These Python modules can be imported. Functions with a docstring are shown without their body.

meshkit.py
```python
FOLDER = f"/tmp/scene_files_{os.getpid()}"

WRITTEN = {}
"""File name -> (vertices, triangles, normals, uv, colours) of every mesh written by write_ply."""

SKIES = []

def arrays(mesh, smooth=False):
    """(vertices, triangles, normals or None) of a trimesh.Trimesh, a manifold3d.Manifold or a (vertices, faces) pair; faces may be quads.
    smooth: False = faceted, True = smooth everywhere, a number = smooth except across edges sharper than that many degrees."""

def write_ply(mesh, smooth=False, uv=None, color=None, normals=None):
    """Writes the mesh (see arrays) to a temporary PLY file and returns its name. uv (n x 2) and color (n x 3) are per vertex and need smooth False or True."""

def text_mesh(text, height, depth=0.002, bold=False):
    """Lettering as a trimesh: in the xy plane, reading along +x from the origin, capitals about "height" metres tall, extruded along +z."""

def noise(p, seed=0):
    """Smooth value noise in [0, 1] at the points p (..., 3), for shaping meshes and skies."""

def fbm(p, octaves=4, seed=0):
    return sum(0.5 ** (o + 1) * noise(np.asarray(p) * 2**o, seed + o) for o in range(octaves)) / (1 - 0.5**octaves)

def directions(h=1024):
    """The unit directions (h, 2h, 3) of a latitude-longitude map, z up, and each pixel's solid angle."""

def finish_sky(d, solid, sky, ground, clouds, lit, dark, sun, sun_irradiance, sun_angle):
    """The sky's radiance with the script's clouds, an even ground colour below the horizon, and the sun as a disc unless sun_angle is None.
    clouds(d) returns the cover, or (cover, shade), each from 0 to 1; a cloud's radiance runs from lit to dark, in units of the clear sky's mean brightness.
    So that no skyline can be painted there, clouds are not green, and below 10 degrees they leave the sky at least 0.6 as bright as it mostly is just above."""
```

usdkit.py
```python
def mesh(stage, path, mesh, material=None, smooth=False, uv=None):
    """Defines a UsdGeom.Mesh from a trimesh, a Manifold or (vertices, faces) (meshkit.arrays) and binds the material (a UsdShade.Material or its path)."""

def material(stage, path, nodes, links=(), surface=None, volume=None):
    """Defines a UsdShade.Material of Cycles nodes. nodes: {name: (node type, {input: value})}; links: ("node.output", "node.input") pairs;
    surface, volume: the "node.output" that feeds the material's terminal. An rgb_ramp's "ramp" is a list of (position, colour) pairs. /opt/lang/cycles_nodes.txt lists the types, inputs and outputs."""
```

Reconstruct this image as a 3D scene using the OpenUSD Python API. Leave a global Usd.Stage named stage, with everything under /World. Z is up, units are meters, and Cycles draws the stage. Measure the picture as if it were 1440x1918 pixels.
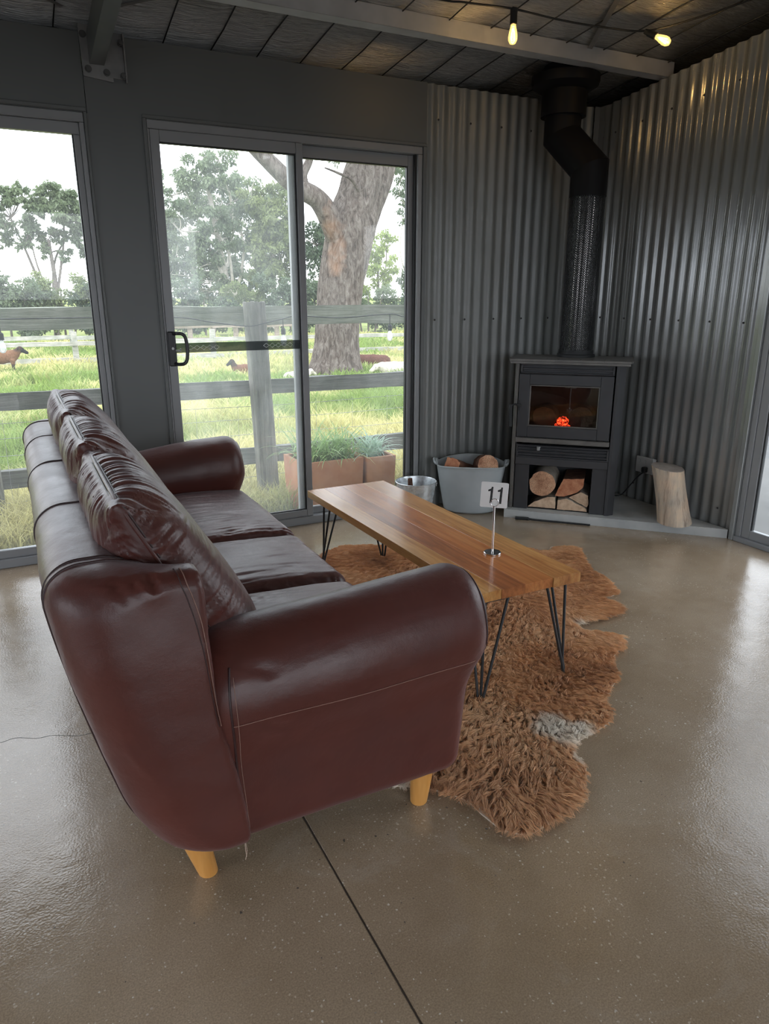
import math, random
import numpy as np
import trimesh
import manifold3d as m3
from shapely.geometry import Polygon
import shapely
import usdkit
import meshkit
from pxr import Usd, UsdGeom, UsdLux, UsdShade, Gf, Sdf, Vt

random.seed(11)
RNG = np.random.default_rng(11)
PI = math.pi
stage = Usd.Stage.CreateInMemory()
UsdGeom.SetStageUpAxis(stage, 'Z')
UsdGeom.SetStageMetersPerUnit(stage, 1.0)
UsdGeom.Xform.Define(stage, '/World')
UsdGeom.Scope.Define(stage, '/World/Looks')

# ------------------------------------------------------------------ camera
FPX = 1344.0                                   # focal length in pixels of a 1440 wide frame
PITCH = math.atan2(407.0, FPX)
YAW = math.radians(26.8)
cam = UsdGeom.Camera.Define(stage, '/World/camera')
cam.CreateHorizontalApertureAttr(36.0)
cam.CreateVerticalApertureAttr(36.0 * 1918 / 1440)
cam.CreateFocalLengthAttr(36.0 * FPX / 1440)
cam.CreateClippingRangeAttr(Gf.Vec2f(0.02, 2000))
fw = np.array([math.sin(YAW) * math.cos(PITCH), math.cos(YAW) * math.cos(PITCH), -math.sin(PITCH)])
rt = np.array([math.cos(YAW), -math.sin(YAW), 0])
up = np.cross(rt, fw)
cm = Gf.Matrix4d(*rt, 0, *up, 0, *(-fw), 0, 0, 0, 1.40, 1)
cam.AddTransformOp().Set(cm)
cam.CreateExposureAttr(0.9)

# ------------------------------------------------------------------ materials
def s2l(*c):
    c = np.array(c, float) / 255
    return tuple(np.where(c < 0.04045, c / 12.92, ((c + 0.055) / 1.055) ** 2.4))

def M(name, nodes, links, surface='p.BSDF', volume=None):
    return usdkit.material(stage, '/World/Looks/' + name, nodes, links, surface=surface, volume=volume)

def pbr(name, col, rough=0.5, metal=0.0, col2=None, scale=6.0, detail=3.0, bump=0.0, bscale=60.0, bdist=0.01, stretch=None, spec=0.5, rvar=0.0, **extra):
    """A noise between two colours, optional bump and roughness variation, all in world space."""
    n = {'g': ('geometry', {}), 'p': ('principled_bsdf', {'roughness': rough, 'metallic': metal, 'specular_ior_level': spec, **extra})}
    l = []
    src = 'g.position'
    if stretch is not None:
        n['m'] = ('mapping', {'scale': stretch})
        l.append(('g.position', 'm.vector'))
        src = 'm.vector'
    if col2 is None:
        n['p'][1]['base_color'] = col
    else:
        n['n'] = ('noise_texture', {'scale': scale, 'detail': detail, 'roughness': 0.6})
        n['r'] = ('rgb_ramp', {'ramp': [(0.3, col), (0.7, col2)]})
        l += [(src, 'n.vector'), ('n.fac', 'r.fac'), ('r.color', 'p.base_color')]
    if bump:
        n['nb'] = ('noise_texture', {'scale': bscale, 'detail': 4.0, 'roughness': 0.6})
        n['b'] = ('bump', {'strength': bump, 'distance': bdist})
        l += [(src, 'nb.vector'), ('nb.fac', 'b.height'), ('b.normal', 'p.normal')]
    if rvar:
        n['nr'] = ('noise_texture', {'scale': scale * 1.7, 'detail': 3.0})
        n['mr'] = ('map_range', {'from_min': 0.3, 'from_max': 0.7, 'to_min': max(0.02, rough - rvar), 'to_max': rough + rvar})
        l += [('g.position', 'nr.vector'), ('nr.fac', 'mr.value'), ('mr.result', 'p.roughness')]
    return M(name, n, l)

# ------------------------------------------------------------------ sky and lights
SKY = 1.9
sky_mat = M('overcast_sky', {
    'tc': ('texture_coordinate', {}),
    'n': ('noise_texture', {'scale': 3.0, 'detail': 5.0, 'roughness': 0.55}),
    'r': ('rgb_ramp', {'ramp': [(0.35, (0.84, 0.92, 1.04)), (0.65, (0.96, 0.985, 1.03))]}),
    'b': ('background_shader', {'strength': SKY})},
    [('tc.generated', 'n.vector'), ('n.fac', 'r.fac'), ('r.color', 'b.color')], surface='b.background')
dome = UsdLux.DomeLight.Define(stage, '/World/sky')
dome.CreateIntensityAttr(1.0)
UsdShade.MaterialBindingAPI.Apply(dome.GetPrim()).Bind(sky_mat)

# ------------------------------------------------------------------ scene helpers
used = {}
def numbered(parent, name):
    k = (parent, name)
    n = used.get(k, 0)
    used[k] = n + 1
    return name if n == 0 else f'{name}_{n:03d}'

def pathof(parent):
    if parent is None:
        return '/World'
    if isinstance(parent, str):
        return parent
    return str(parent.GetPath())

def tag(o, label=None, cat=None, group=None, kind=None):
    p = o.GetPrim() if hasattr(o, 'GetPrim') else o
    for k, v in (('label', label), ('category', cat), ('group', group), ('kind', kind)):
        if v:
            p.SetCustomDataByKey(k, v)
    return p

def obj(name, mesh, mat, parent=None, label=None, cat=None, group=None, kind=None, smooth=30):
    """ONE mesh prim under parent (or /World)."""
    base = pathof(parent)
    path = base + '/' + numbered(base, name)
    m = usdkit.mesh(stage, path, mesh, mat, smooth=smooth)
    tag(m, label, cat, group, kind)
    return m.GetPrim()

def thing(name, label=None, cat=None, group=None, kind=None, loc=None, rotz=0.0):
    path = '/World/' + numbered('/World', name)
    x = UsdGeom.Xform.Define(stage, path)
    if loc is not None:
        x.AddTranslateOp().Set(Gf.Vec3d(*map(float, loc)))
        if rotz:
            x.AddRotateZOp().Set(math.degrees(rotz))
    tag(x, label, cat, group, kind)
    return x.GetPrim()

def tint(prim, cols):
    """Per-vertex colour primvar 'tint' (needs smooth True or False so the vertices are not split)."""
    pv = UsdGeom.PrimvarsAPI(prim).CreatePrimvar('tint', Sdf.ValueTypeNames.Color3fArray, 'vertex')
    pv.Set(Vt.Vec3fArray.FromNumpy(np.asarray(cols, np.float32)))

# ------------------------------------------------------------------ mesh helpers
def cat(*ms):
    ms = [m for m in (ms[0] if len(ms) == 1 and isinstance(ms[0], (list, tuple)) else ms)]
    return trimesh.util.concatenate(ms)

def TM(v, f):
    f = np.asarray(f)
    if f.shape[1] == 4:
        f = np.vstack([f[:, [0, 1, 2]], f[:, [0, 2, 3]]])
    return trimesh.Trimesh(np.asarray(v, float), f, process=False)

def box(x0, x1, y0, y1, z0, z1, b=0.0):
    """Axis-aligned box, chamfered by b on all its edges."""
    c = np.array([(x0 + x1) / 2, (y0 + y1) / 2, (z0 + z1) / 2])
    h = np.abs(np.array([x1 - x0, y1 - y0, z1 - z0])) / 2
    b = min(b, h.min() * 0.9)
    if b <= 0:
        m = trimesh.creation.box(extents=2 * h)
        m.apply_translation(c)
        return m
    pts = []
    for s in np.ndindex(2, 2, 2):
        s = np.array(s) * 2 - 1
        for k in range(3):
            q = h - b
            q[k] = h[k]
            pts.append(s * q)
    m = trimesh.convex.convex_hull(np.array(pts))
    m.apply_translation(c)
    return m

def rot(m, axis, deg, at=(0, 0, 0)):
    m.apply_transform(trimesh.transformations.rotation_matrix(math.radians(deg), axis, at))
    return m

def move(m, *d):
    m.apply_translation(d)
    return m

def frames(P):
    P = np.asarray(P, float)
    T = np.gradient(P, axis=0)
    T /= np.linalg.norm(T, axis=1, keepdims=True) + 1e-12
    ref = np.array([0, 0, 1.0]) if abs(T[0, 2]) < 0.9 else np.array([1.0, 0, 0])
    N = np.zeros_like(P)
    for i in range(len(P)):
        r = ref - T[i] * (ref @ T[i])
        N[i] = r / (np.linalg.norm(r) + 1e-12)
        ref = N[i]
    return T, N, np.cross(T, N)

def tube(P, r, sides=8, caps=True, wob=None):
    """Polyline as a tube; r per point or one. wob(i_angle array, s) scales the radius."""
    P = np.asarray(P, float)
    T, N, B = frames(P)
    r = np.broadcast_to(r, (len(P),))
    a = np.arange(sides) * 2 * PI / sides
    R = r[:, None] * np.ones(sides)[None]
    if wob is not None:
        R = R * wob
    v = P[:, None] + R[..., None] * (np.cos(a)[None, :, None] * N[:, None] + np.sin(a)[None, :, None] * B[:, None])
    n = len(P)
    i, j = np.meshgrid(np.arange(n - 1), np.arange(sides), indexing='ij')
    q = np.stack([i * sides + j, (i + 1) * sides + j, (i + 1) * sides + (j + 1) % sides, i * sides + (j + 1) % sides], -1).reshape(-1, 4)
    f = np.vstack([q[:, [0, 2, 1]], q[:, [0, 3, 2]]])
    v = v.reshape(-1, 3)
    if caps:
        k = len(v)
        v = np.vstack([v, P[:1], P[-1:]])
        j = np.arange(sides)
        f = np.vstack([f, np.stack([np.full(sides, k), (j + 1) % sides, j], 1),
                       np.stack([np.full(sides, k + 1), (n - 1) * sides + j, (n - 1) * sides + (j + 1) % sides], 1)])
    return TM(v, f)

def spline(P, n=40):
    """Catmull-Rom through the points."""
    P = np.asarray(P, float)
    Q = np.vstack([2 * P[0] - P[1], P, 2 * P[-1] - P[-2]])
    out = []
    m = max(2, int(n / (len(P) - 1)))
    for i in range(1, len(Q) - 2):
        t = np.linspace(0, 1, m, endpoint=False)[:, None]
        a, b, c, d = Q[i - 1], Q[i], Q[i + 1], Q[i + 2]
        out.append(0.5 * (2 * b + (c - a) * t + (2 * a - 5 * b + 4 * c - d) * t ** 2 + (3 * b - a - 3 * c + d) * t ** 3))
    return np.vstack(out + [P[-1:]])

def lathe(prof, sides=40, at=(0, 0, 0), sx=1.0, sy=1.0):
    """Closed or open profile of (radius, z) revolved about z."""
    prof = np.asarray(prof, float)
    a = np.arange(sides) * 2 * PI / sides
    v = np.stack([prof[:, None, 0] * np.cos(a) * sx, prof[:, None, 0] * np.sin(a) * sy, np.repeat(prof[:, 1:2], sides, 1)], -1).reshape(-1, 3)
    n = len(prof)
    i, j = np.meshgrid(np.arange(n - 1), np.arange(sides), indexing='ij')
    q = np.stack([i * sides + j, i * sides + (j + 1) % sides, (i + 1) * sides + (j + 1) % sides, (i + 1) * sides + j], -1).reshape(-1, 4)
    m = TM(v, q)
    m.apply_translation(at)
    return m

def prism(poly, z0, z1, b=0.0):
    """A plan polygon (list of xy) extruded from z0 to z1."""
    m = trimesh.creation.extrude_polygon(Polygon(poly), z1 - z0, engine='earcut')
    m.apply_translation((0, 0, z0))
    return m

def surface_nets(f, lo, hi, h, project=2):
    """Naive surface nets of the zero set of f(points) (negative inside)."""
    lo, hi = np.asarray(lo, float), np.asarray(hi, float)
    n = np.ceil((hi - lo) / h).astype(int) + 1
    g = [lo[k] + h * np.arange(n[k]) for k in range(3)]
    X = np.stack(np.meshgrid(*g, indexing='ij'), -1)
    D = f(X.reshape(-1, 3)).reshape(n)
    c = tuple(slice(0, n[k] - 1) for k in range(3))
    acc = np.zeros(tuple(n - 1) + (3,))
    cnt = np.zeros(tuple(n - 1))
    corners = list(np.ndindex(2, 2, 2))
    for a in corners:
        for k in range(3):
            if a[k] == 0:
                b = list(a); b[k] = 1
                da = D[tuple(slice(a[i], n[i] - 1 + a[i]) for i in range(3))]
                db = D[tuple(slice(b[i], n[i] - 1 + b[i]) for i in range(3))]
                cross = (da < 0) != (db < 0)
                t = np.where(cross, da / np.where(cross, da - db, 1), 0)
                for i in range(3):
                    acc[..., i] += np.where(cross, a[i] + (t if i == k else 0), 0)
                cnt += cross
    on = cnt > 0
    idx = -np.ones(on.shape, int)
    idx[on] = np.arange(on.sum())
    cell = np.argwhere(on)
    v = lo + h * (cell + acc[on] / cnt[on][:, None])
    quads = []
    for k in range(3):
        i, j = (k + 1) % 3, (k + 2) % 3
        s = [slice(1, n[q] - 1) for q in range(3)]
        s[k] = slice(0, n[k] - 1)
        s1 = list(s); s1[k] = slice(1, n[k])
        A, B = D[tuple(s)] < 0, D[tuple(s1)] < 0
        e = np.argwhere(A != B)
        if not len(e):
            continue
        flip = A[A != B]
        p = e + np.array([0 if q == k else 1 for q in range(3)])
        di, dj = np.eye(3, dtype=int)[i], np.eye(3, dtype=int)[j]
        q = np.stack([idx[tuple((p - di - dj).T)], idx[tuple((p - dj).T)], idx[tuple(p.T)], idx[tuple((p - di).T)]], 1)
        q[~flip] = q[~flip][:, ::-1]
        quads.append(q)
    q = np.vstack(quads)
    for _ in range(project):
        v = v - step(f, v, h * 0.2)
    return v, q

def grad(f, v, e):
    return np.stack([(f(v + e * np.eye(3)[k]) - f(v - e * np.eye(3)[k])) / (2 * e) for k in range(3)], 1)

def step(f, v, e):
    d, g = f(v), grad(f, v, e)
    s = d[:, None] * g / np.maximum((g ** 2).sum(1, keepdims=True), 0.04)
    L = np.linalg.norm(s, axis=1, keepdims=True)
    return s * np.minimum(1, 5 * e / np.maximum(L, 1e-9))

def onto(f, P, e=0.003, it=12):
    P = np.asarray(P, float)
    for _ in range(it):
        P = P - step(f, P, e)
    return P

def smin(a, b, k):
    h = np.clip(0.5 + 0.5 * (b - a) / k, 0, 1)
    return b * (1 - h) + a * h - k * h * (1 - h)

def sstep(a, b, x):
    t = np.clip((x - a) / (b - a), 0, 1)
    return t * t * (3 - 2 * t)

def rbox(p, c, h, r):
    """SDF of a rounded box."""
    q = np.abs(p - np.asarray(c)) - (np.asarray(h) - r)
    return np.linalg.norm(np.maximum(q, 0), axis=1) + np.minimum(q.max(1), 0) - r

def capsule(p, a, b, ra, rb):
    a, b = np.asarray(a, float), np.asarray(b, float)
    t = np.clip(((p - a) @ (b - a)) / ((b - a) @ (b - a)), 0, 1)
    return np.linalg.norm(p - a - t[:, None] * (b - a), axis=1) - (ra + (rb - ra) * t)
# ------------------------------------------------------------------ the room: x to the right along the glazed wall, y into the picture
YB, XR = 4.12, 3.69                   # inner faces of the far wall and of the right-hand wall
XL, YF = -4.6, -3.4                   # the rest of the room, behind and left of the camera
EAVE = 2.588                          # height of the far wall
SL = 0.104                            # roof pitch
def ceil_z(y):
    return 2.735 + SL * (3.57 - y)
def wall_z(y):
    return EAVE + SL * (YB - y)

GREY = (0.155, 0.165, 0.168)
m_panel = pbr('grey_panel_paint', (0.108, 0.115, 0.111), rough=0.45, col2=(0.119, 0.126, 0.122), scale=1.5)
m_corr = pbr('grey_corrugated_steel', (0.200, 0.208, 0.203), rough=0.17, metal=0.25, col2=(0.230, 0.238, 0.232), scale=2.0, rvar=0.04, spec=0.8)
m_corr_b = pbr('grey_corrugated_steel_matt', (0.188, 0.197, 0.190), rough=0.36, metal=0.12, col2=(0.215, 0.223, 0.215), scale=2.0, rvar=0.05)
m_alu = pbr('grey_powdercoat_frame', (0.225, 0.230, 0.236), rough=0.38, col2=(0.245, 0.250, 0.256), scale=4)
m_alu_dark = pbr('dark_rubber_seal', (0.012, 0.013, 0.014), rough=0.5)
m_screw = pbr('weathered_screw', (0.06, 0.06, 0.06), rough=0.4, metal=0.8)
m_gal = pbr('galvanised_steel', (0.30, 0.31, 0.31), rough=0.42, metal=0.7, col2=(0.40, 0.41, 0.40), scale=14, rvar=0.08)
m_plate = pbr('dull_steel_plate', (0.20, 0.20, 0.20), rough=0.5, metal=0.5, col2=(0.27, 0.265, 0.255), scale=12)
m_black = pbr('matt_black', (0.010, 0.011, 0.012), rough=0.55)
m_wire = pbr('dark_wire', (0.015, 0.015, 0.015), rough=0.6)

m_floor = M('polished_concrete', {
    'g': ('geometry', {}),
    'n1': ('noise_texture', {'scale': 1.3, 'detail': 6.0, 'roughness': 0.62}),
    'r1': ('rgb_ramp', {'ramp': [(0.30, (0.178, 0.128, 0.080)), (0.52, (0.234, 0.176, 0.119)), (0.72, (0.292, 0.233, 0.169))]}),
    'n2': ('noise_texture', {'scale': 260.0, 'detail': 2.0, 'roughness': 0.6}),
    'r2': ('rgb_ramp', {'ramp': [(0.35, (0.78, 0.78, 0.78)), (0.65, (1.15, 1.15, 1.15))]}),
    'mx': ('mix', {'mix_type': 'multiply', 'fac': 1.0}),
    # exposed chips of aggregate, gathered in patches
    'w': ('noise_texture', {'scale': 60.0, 'detail': 2.0}),
    'va': ('vector_math', {'math_type': 'multiply_add', 'vector2': (0.012, 0.012, 0.0)}),
    'v': ('voronoi_texture', {'scale': 96.0, 'feature': 'f1', 'randomness': 1.0}),
    'vs': ('separate_color', {}),
    'patch': ('noise_texture', {'scale': 3.2, 'detail': 3.0}),
    'size': ('map_range', {'from_min': 0.34, 'from_max': 0.66, 'to_min': 0.15, 'to_max': 0.38, 'clamp': True}),
    'rs': ('math', {'math_type': 'multiply'}),
    'pw': ('math', {'math_type': 'power', 'value2': 1.7}),
    'lt': ('math', {'math_type': 'less_than'}),
    'tone': ('rgb_ramp', {'ramp': [(0.0, (0.36, 0.30, 0.23)), (0.55, (0.29, 0.245, 0.19)), (0.85, (0.46, 0.42, 0.36)), (0.955, (0.40, 0.36, 0.31)), (0.965, (0.07, 0.06, 0.05)), (1.0, (0.06, 0.05, 0.04))], 'interpolate': True}),
    'mc': ('mix', {'mix_type': 'mix'}),
    # faint scratches and dusty swirls
    'sc': ('noise_texture', {'scale': 2.2, 'detail': 8.0, 'roughness': 0.75, 'distortion': 1.2}),
    'rsc': ('rgb_ramp', {'ramp': [(0.56, (0.0, 0.0, 0.0)), (0.66, (0.12, 0.12, 0.12)), (0.70, (0.0, 0.0, 0.0))]}),
    'msc': ('mix', {'mix_type': 'mix', 'color2': (0.40, 0.37, 0.33)}),
    'nb': ('noise_texture', {'scale': 150.0, 'detail': 2.0, 'roughness': 0.5}),
    'nb2': ('noise_texture', {'scale': 9.0, 'detail': 2.0}),
    'bsum': ('math', {'math_type': 'multiply_add', 'value2': 3.0}),
    'b': ('bump', {'strength': 0.085, 'distance': 0.008}),
    'nr': ('noise_texture', {'scale': 5.0, 'detail': 4.0}),
    'mr': ('map_range', {'from_min': 0.3, 'from_max': 0.7, 'to_min': 0.10, 'to_max': 0.20}),
    'p': ('principled_bsdf', {'specular_ior_level': 0.9})},
    [('g.position', 'n1.vector'), ('n1.fac', 'r1.fac'), ('g.position', 'n2.vector'), ('n2.fac', 'r2.fac'),
     ('r1.color', 'mx.color1'), ('r2.color', 'mx.color2'),
     ('g.position', 'w.vector'), ('w.color', 'va.vector1'), ('g.position', 'va.vector3'), ('va.vector', 'v.vector'),
     ('v.color', 'vs.color'), ('g.position', 'patch.vector'), ('patch.fac', 'size.value'),
     ('vs.r', 'pw.value1'), ('pw.value', 'rs.value1'), ('size.result', 'rs.value2'), ('v.distance', 'lt.value1'), ('rs.value', 'lt.value2'),
     ('vs.g', 'tone.fac'), ('lt.value', 'mc.fac'), ('mx.color', 'mc.color1'), ('tone.color', 'mc.color2'),
     ('g.position', 'sc.vector'), ('sc.fac', 'rsc.fac'), ('rsc.color', 'msc.fac'), ('mc.color', 'msc.color1'),
     ('msc.color', 'p.base_color'),
     ('g.position', 'nb.vector'), ('g.position', 'nb2.vector'), ('nb2.fac', 'bsum.value1'), ('nb.fac', 'bsum.value3'), ('bsum.value', 'b.height'), ('b.normal', 'p.normal'),
     ('g.position', 'nr.vector'), ('nr.fac', 'mr.value'), ('mr.result', 'p.roughness')])

# floor: two poured slabs with a saw-cut joint between them
fl = thing('floor', kind='structure')
JX = 0.554
obj('slab', box(XL - 0.1, JX - 0.0020, YF - 0.1, YB + 0.06, -0.12, 0, 0.0030), m_floor, fl)
obj('slab', box(JX + 0.0022, XR + 0.06, YF - 0.1, YB + 0.06, -0.12, 0, 0.0015), m_floor, fl)
obj('joint_filler', box(JX - 0.0022, JX + 0.0022, YF, YB, -0.1, -0.0035), pbr('joint_dirt', (0.085, 0.068, 0.052), rough=0.9), fl)
ck = [(-0.34, 2.365), (-0.27, 2.385), (-0.21, 2.372), (-0.16, 2.378), (-0.10, 2.345), (-0.05, 2.338), (0.02, 2.30), (0.07, 2.295)]
cr = spline([(x, y, 0.0) for x, y in ck], 40)
obj('hairline_crack', cat([box(-0.5, 0.5, -0.5, 0.5, -0.5, 0.5).apply_transform(
    trimesh.transformations.compose_matrix(scale=[np.linalg.norm(b - a) * 1.05, 0.0018, 0.0006], angles=[0, 0, math.atan2(b[1] - a[1], b[0] - a[0])], translate=(a + b) / 2 + [0, 0, 0.0001]))
    for a, b in zip(cr[:-1], cr[1:])]), m_black, fl)

def corrugated(n_len, pitch=0.0762, depth=0.0085, per=12):
    """Plan offsets of a rolled sheet: (s, d)."""
    k = int(round(n_len / pitch * per))
    s = np.linspace(0, n_len, k + 1)
    return s, depth * np.cos(s / pitch * 2 * PI)

def sheet(along, o, length, z0, ztop, axis, thick=0.0012):
    """Corrugated sheet in the plane axis=o, from 'along' on; ztop(s) gives its upper edge. Closed on the back."""
    s, d = corrugated(length)
    rows = []
    for off in (0.0, 1.0):
        for zf in (0, 1):
            z = np.where(zf, ztop(along + s), np.full(len(s), z0))
            a, b = along + s, o + d + off * thick
            rows.append(np.stack([a, b, z] if axis == 'y' else [b, a, z], 1))
    n = len(s)
    v = np.vstack(rows)
    i = np.arange(n - 1)
    F = lambda p, q: np.stack([p * n + i, p * n + i + 1, q * n + i + 1, q * n + i], 1)
    q = np.vstack([F(0, 1), F(2, 3)[:, ::-1], F(1, 3), F(2, 0)])
    m = TM(v, q)
    if axis == 'x':
        m.invert()
    return m

# far wall: flat lined panels round the openings, corrugated sheet from x = 2.364 to the corner
wb = thing('wall_back', kind='structure')
W0, W1 = -1.95, 0.447                 # left-hand opening
D0, D1 = 0.741, 2.333                 # sliding door opening
H1 = 2.243
T = 0.11
def wpanel(x0, x1, z0, z1, dy=0.0):
    obj('wall_panel', box(x0, x1, YB + dy, YB + T, z0, z1, 0.002), m_panel, wb)
wpanel(XL, W0, 0, EAVE)
wpanel(W0 + 0.001, 0.4655, H1 + 0.001, EAVE)
pp = Polygon([(W1 + 0.001, 0), (D0 - 0.001, 0), (D0 - 0.001, H1 + 0.001), (2.3635, H1 + 0.001), (2.3635, EAVE), (0.6685, EAVE), (0.6685, 2.405), (0.4675, 2.405), (0.4675, H1), (W1 + 0.001, H1)])
pe = trimesh.creation.extrude_polygon(pp, T, engine='earcut')
pe.apply_transform([[1, 0, 0, 0], [0, 0, -1, YB + T], [0, 1, 0, 0], [0, 0, 0, 1]])
obj('wall_panel', pe, m_panel, wb)
wpanel(D1 + 0.001, 2.3635, 0, H1)
wpanel(2.364, XR + 0.15, 0, EAVE, 0.03)
# narrow cover strips beside the openings
for x0, x1 in ((0.4485, 0.4615), (0.722, 0.7405)):
    obj('cover_strip', box(x0, x1, YB - 0.010, YB, 0, H1 + 0.004, 0.002), m_panel, wb)
obj('cover_strip', box(0.722, 2.363, YB - 0.008, YB, H1 + 0.003, H1 + 0.02, 0.002), m_panel, wb)
obj('cover_strip', box(W0, 0.4615, YB - 0.008, YB, H1 + 0.0045, H1 + 0.022, 0.002), m_panel, wb)
obj('cover_strip', box(2.338, 2.3635, YB - 0.010, YB, 0, H1 + 0.003, 0.002), m_panel, wb)
obj('corrugated_sheet', sheet(2.366, YB + 0.009, XR - 2.366 + 0.01, 0, lambda s: np.full(len(s), EAVE), 'y'), m_corr_b, wb)
obj('corner_flashing', cat(box(XR - 0.055, XR + 0.005, YB - 0.012, YB - 0.0105, 0, EAVE), box(XR - 0.012, XR - 0.0105, YB - 0.06, YB, 0, EAVE)), m_corr, wb)
sx = [2.366 + 0.0762 * k for k in (1, 4, 7, 10, 13, 16)]
screw = trimesh.creation.icosphere(1, 0.0065)
def screws(z, xs):
    for x in xs:
        s = screw.copy(); s.apply_scale([1, 0.7, 1]); move(s, x, YB - 0.001, z)
        obj('screw', s, m_screw, wb)
for z in (2.40, 1.245, 0.16):
    screws(z, sx)

# right-hand wall: corrugated sheet, top follows the roof; sliding door from y = 2.66 towards the camera
DR0, DR1 = 0.30, 2.675
wr = thing('wall_right', kind='structure')
obj('corrugated_sheet', sheet(2.742, XR + 0.009, YB - 2.742, 0, wall_z, 'x'), m_corr, wr)
obj('corrugated_sheet', sheet(DR0 - 0.05, XR + 0.009, 2.742 - DR0 + 0.05, H1 + 0.02, wall_z, 'x'), m_corr, wr)
obj('corrugated_sheet', sheet(YF, XR + 0.009, DR0 - 0.05 - YF, 0, wall_z, 'x'), m_corr, wr)
obj('wall_panel', box(XR + 0.03, XR + 0.11, 2.742, YB + T, 0, EAVE), m_panel, wr)
obj('wall_panel', TM([(XR + 0.03, YF, H1 + 0.02), (XR + 0.03, YB, H1 + 0.02), (XR + 0.03, YB, wall_z(YB)), (XR + 0.03, YF, wall_z(YF)),
                      (XR + 0.11, YF, H1 + 0.02), (XR + 0.11, YB, H1 + 0.02), (XR + 0.11, YB, wall_z(YB)), (XR + 0.11, YF, wall_z(YF))],
                     [[0, 3, 2, 1], [4, 5, 6, 7], [0, 1, 5, 4], [3, 7, 6, 2], [0, 4, 7, 3], [1, 2, 6, 5]]), m_panel, wr)
obj('wall_panel', box(XR + 0.03, XR + 0.11, YF, DR0 - 0.05, 0, H1 + 0.02), m_panel, wr)
obj('cover_strip', box(XR - 0.006, XR + 0.03, 2.708, 2.742, 0, H1 + 0.05, 0.003), m_corr, wr)
obj('cover_strip', box(XR - 0.022, XR + 0.03, 2.676, 2.706, 0, H1 + 0.02, 0.003), m_corr, wr)
for z in (2.47, 1.248, 0.16):
    for k in (1, 4, 7, 10, 13, 16, 18):
        s = screw.copy(); s.apply_scale([0.7, 1, 1])
        y = 2.742 + 0.0762 * k - 0.038 * (k == 18)
        if z > 2:
            zz = wall_z(y) - 0.19
        else:
            zz = z
        move(s, XR - 0.001, y, zz); obj('screw', s, m_screw, wr)

# the parts of the room outside the picture: left wall, and the wall behind the camera with its wide open doorway
wl = thing('wall_left', kind='structure')
for y0, y1, z0, z1 in ((YF, -1.6, 0, 3.5), (-1.6, 2.8, 2.25, 3.1), (2.8, YB + T, 0, 2.72)):
    obj('wall_panel', box(XL - 0.1, XL, y0, y1, z0, z1), m_panel, wl)
wf = thing('wall_front', kind='structure')
for x0, x1, z0, z1 in ((XL - 0.1, -2.6, 0, 3.45), (-2.6, 2.7, 2.5, 3.45), (2.7, XR + 0.11, 0, 3.45)):
    obj('wall_panel', box(x0, x1, YF - 0.1, YF, z0, z1), m_panel, wf)

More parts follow.
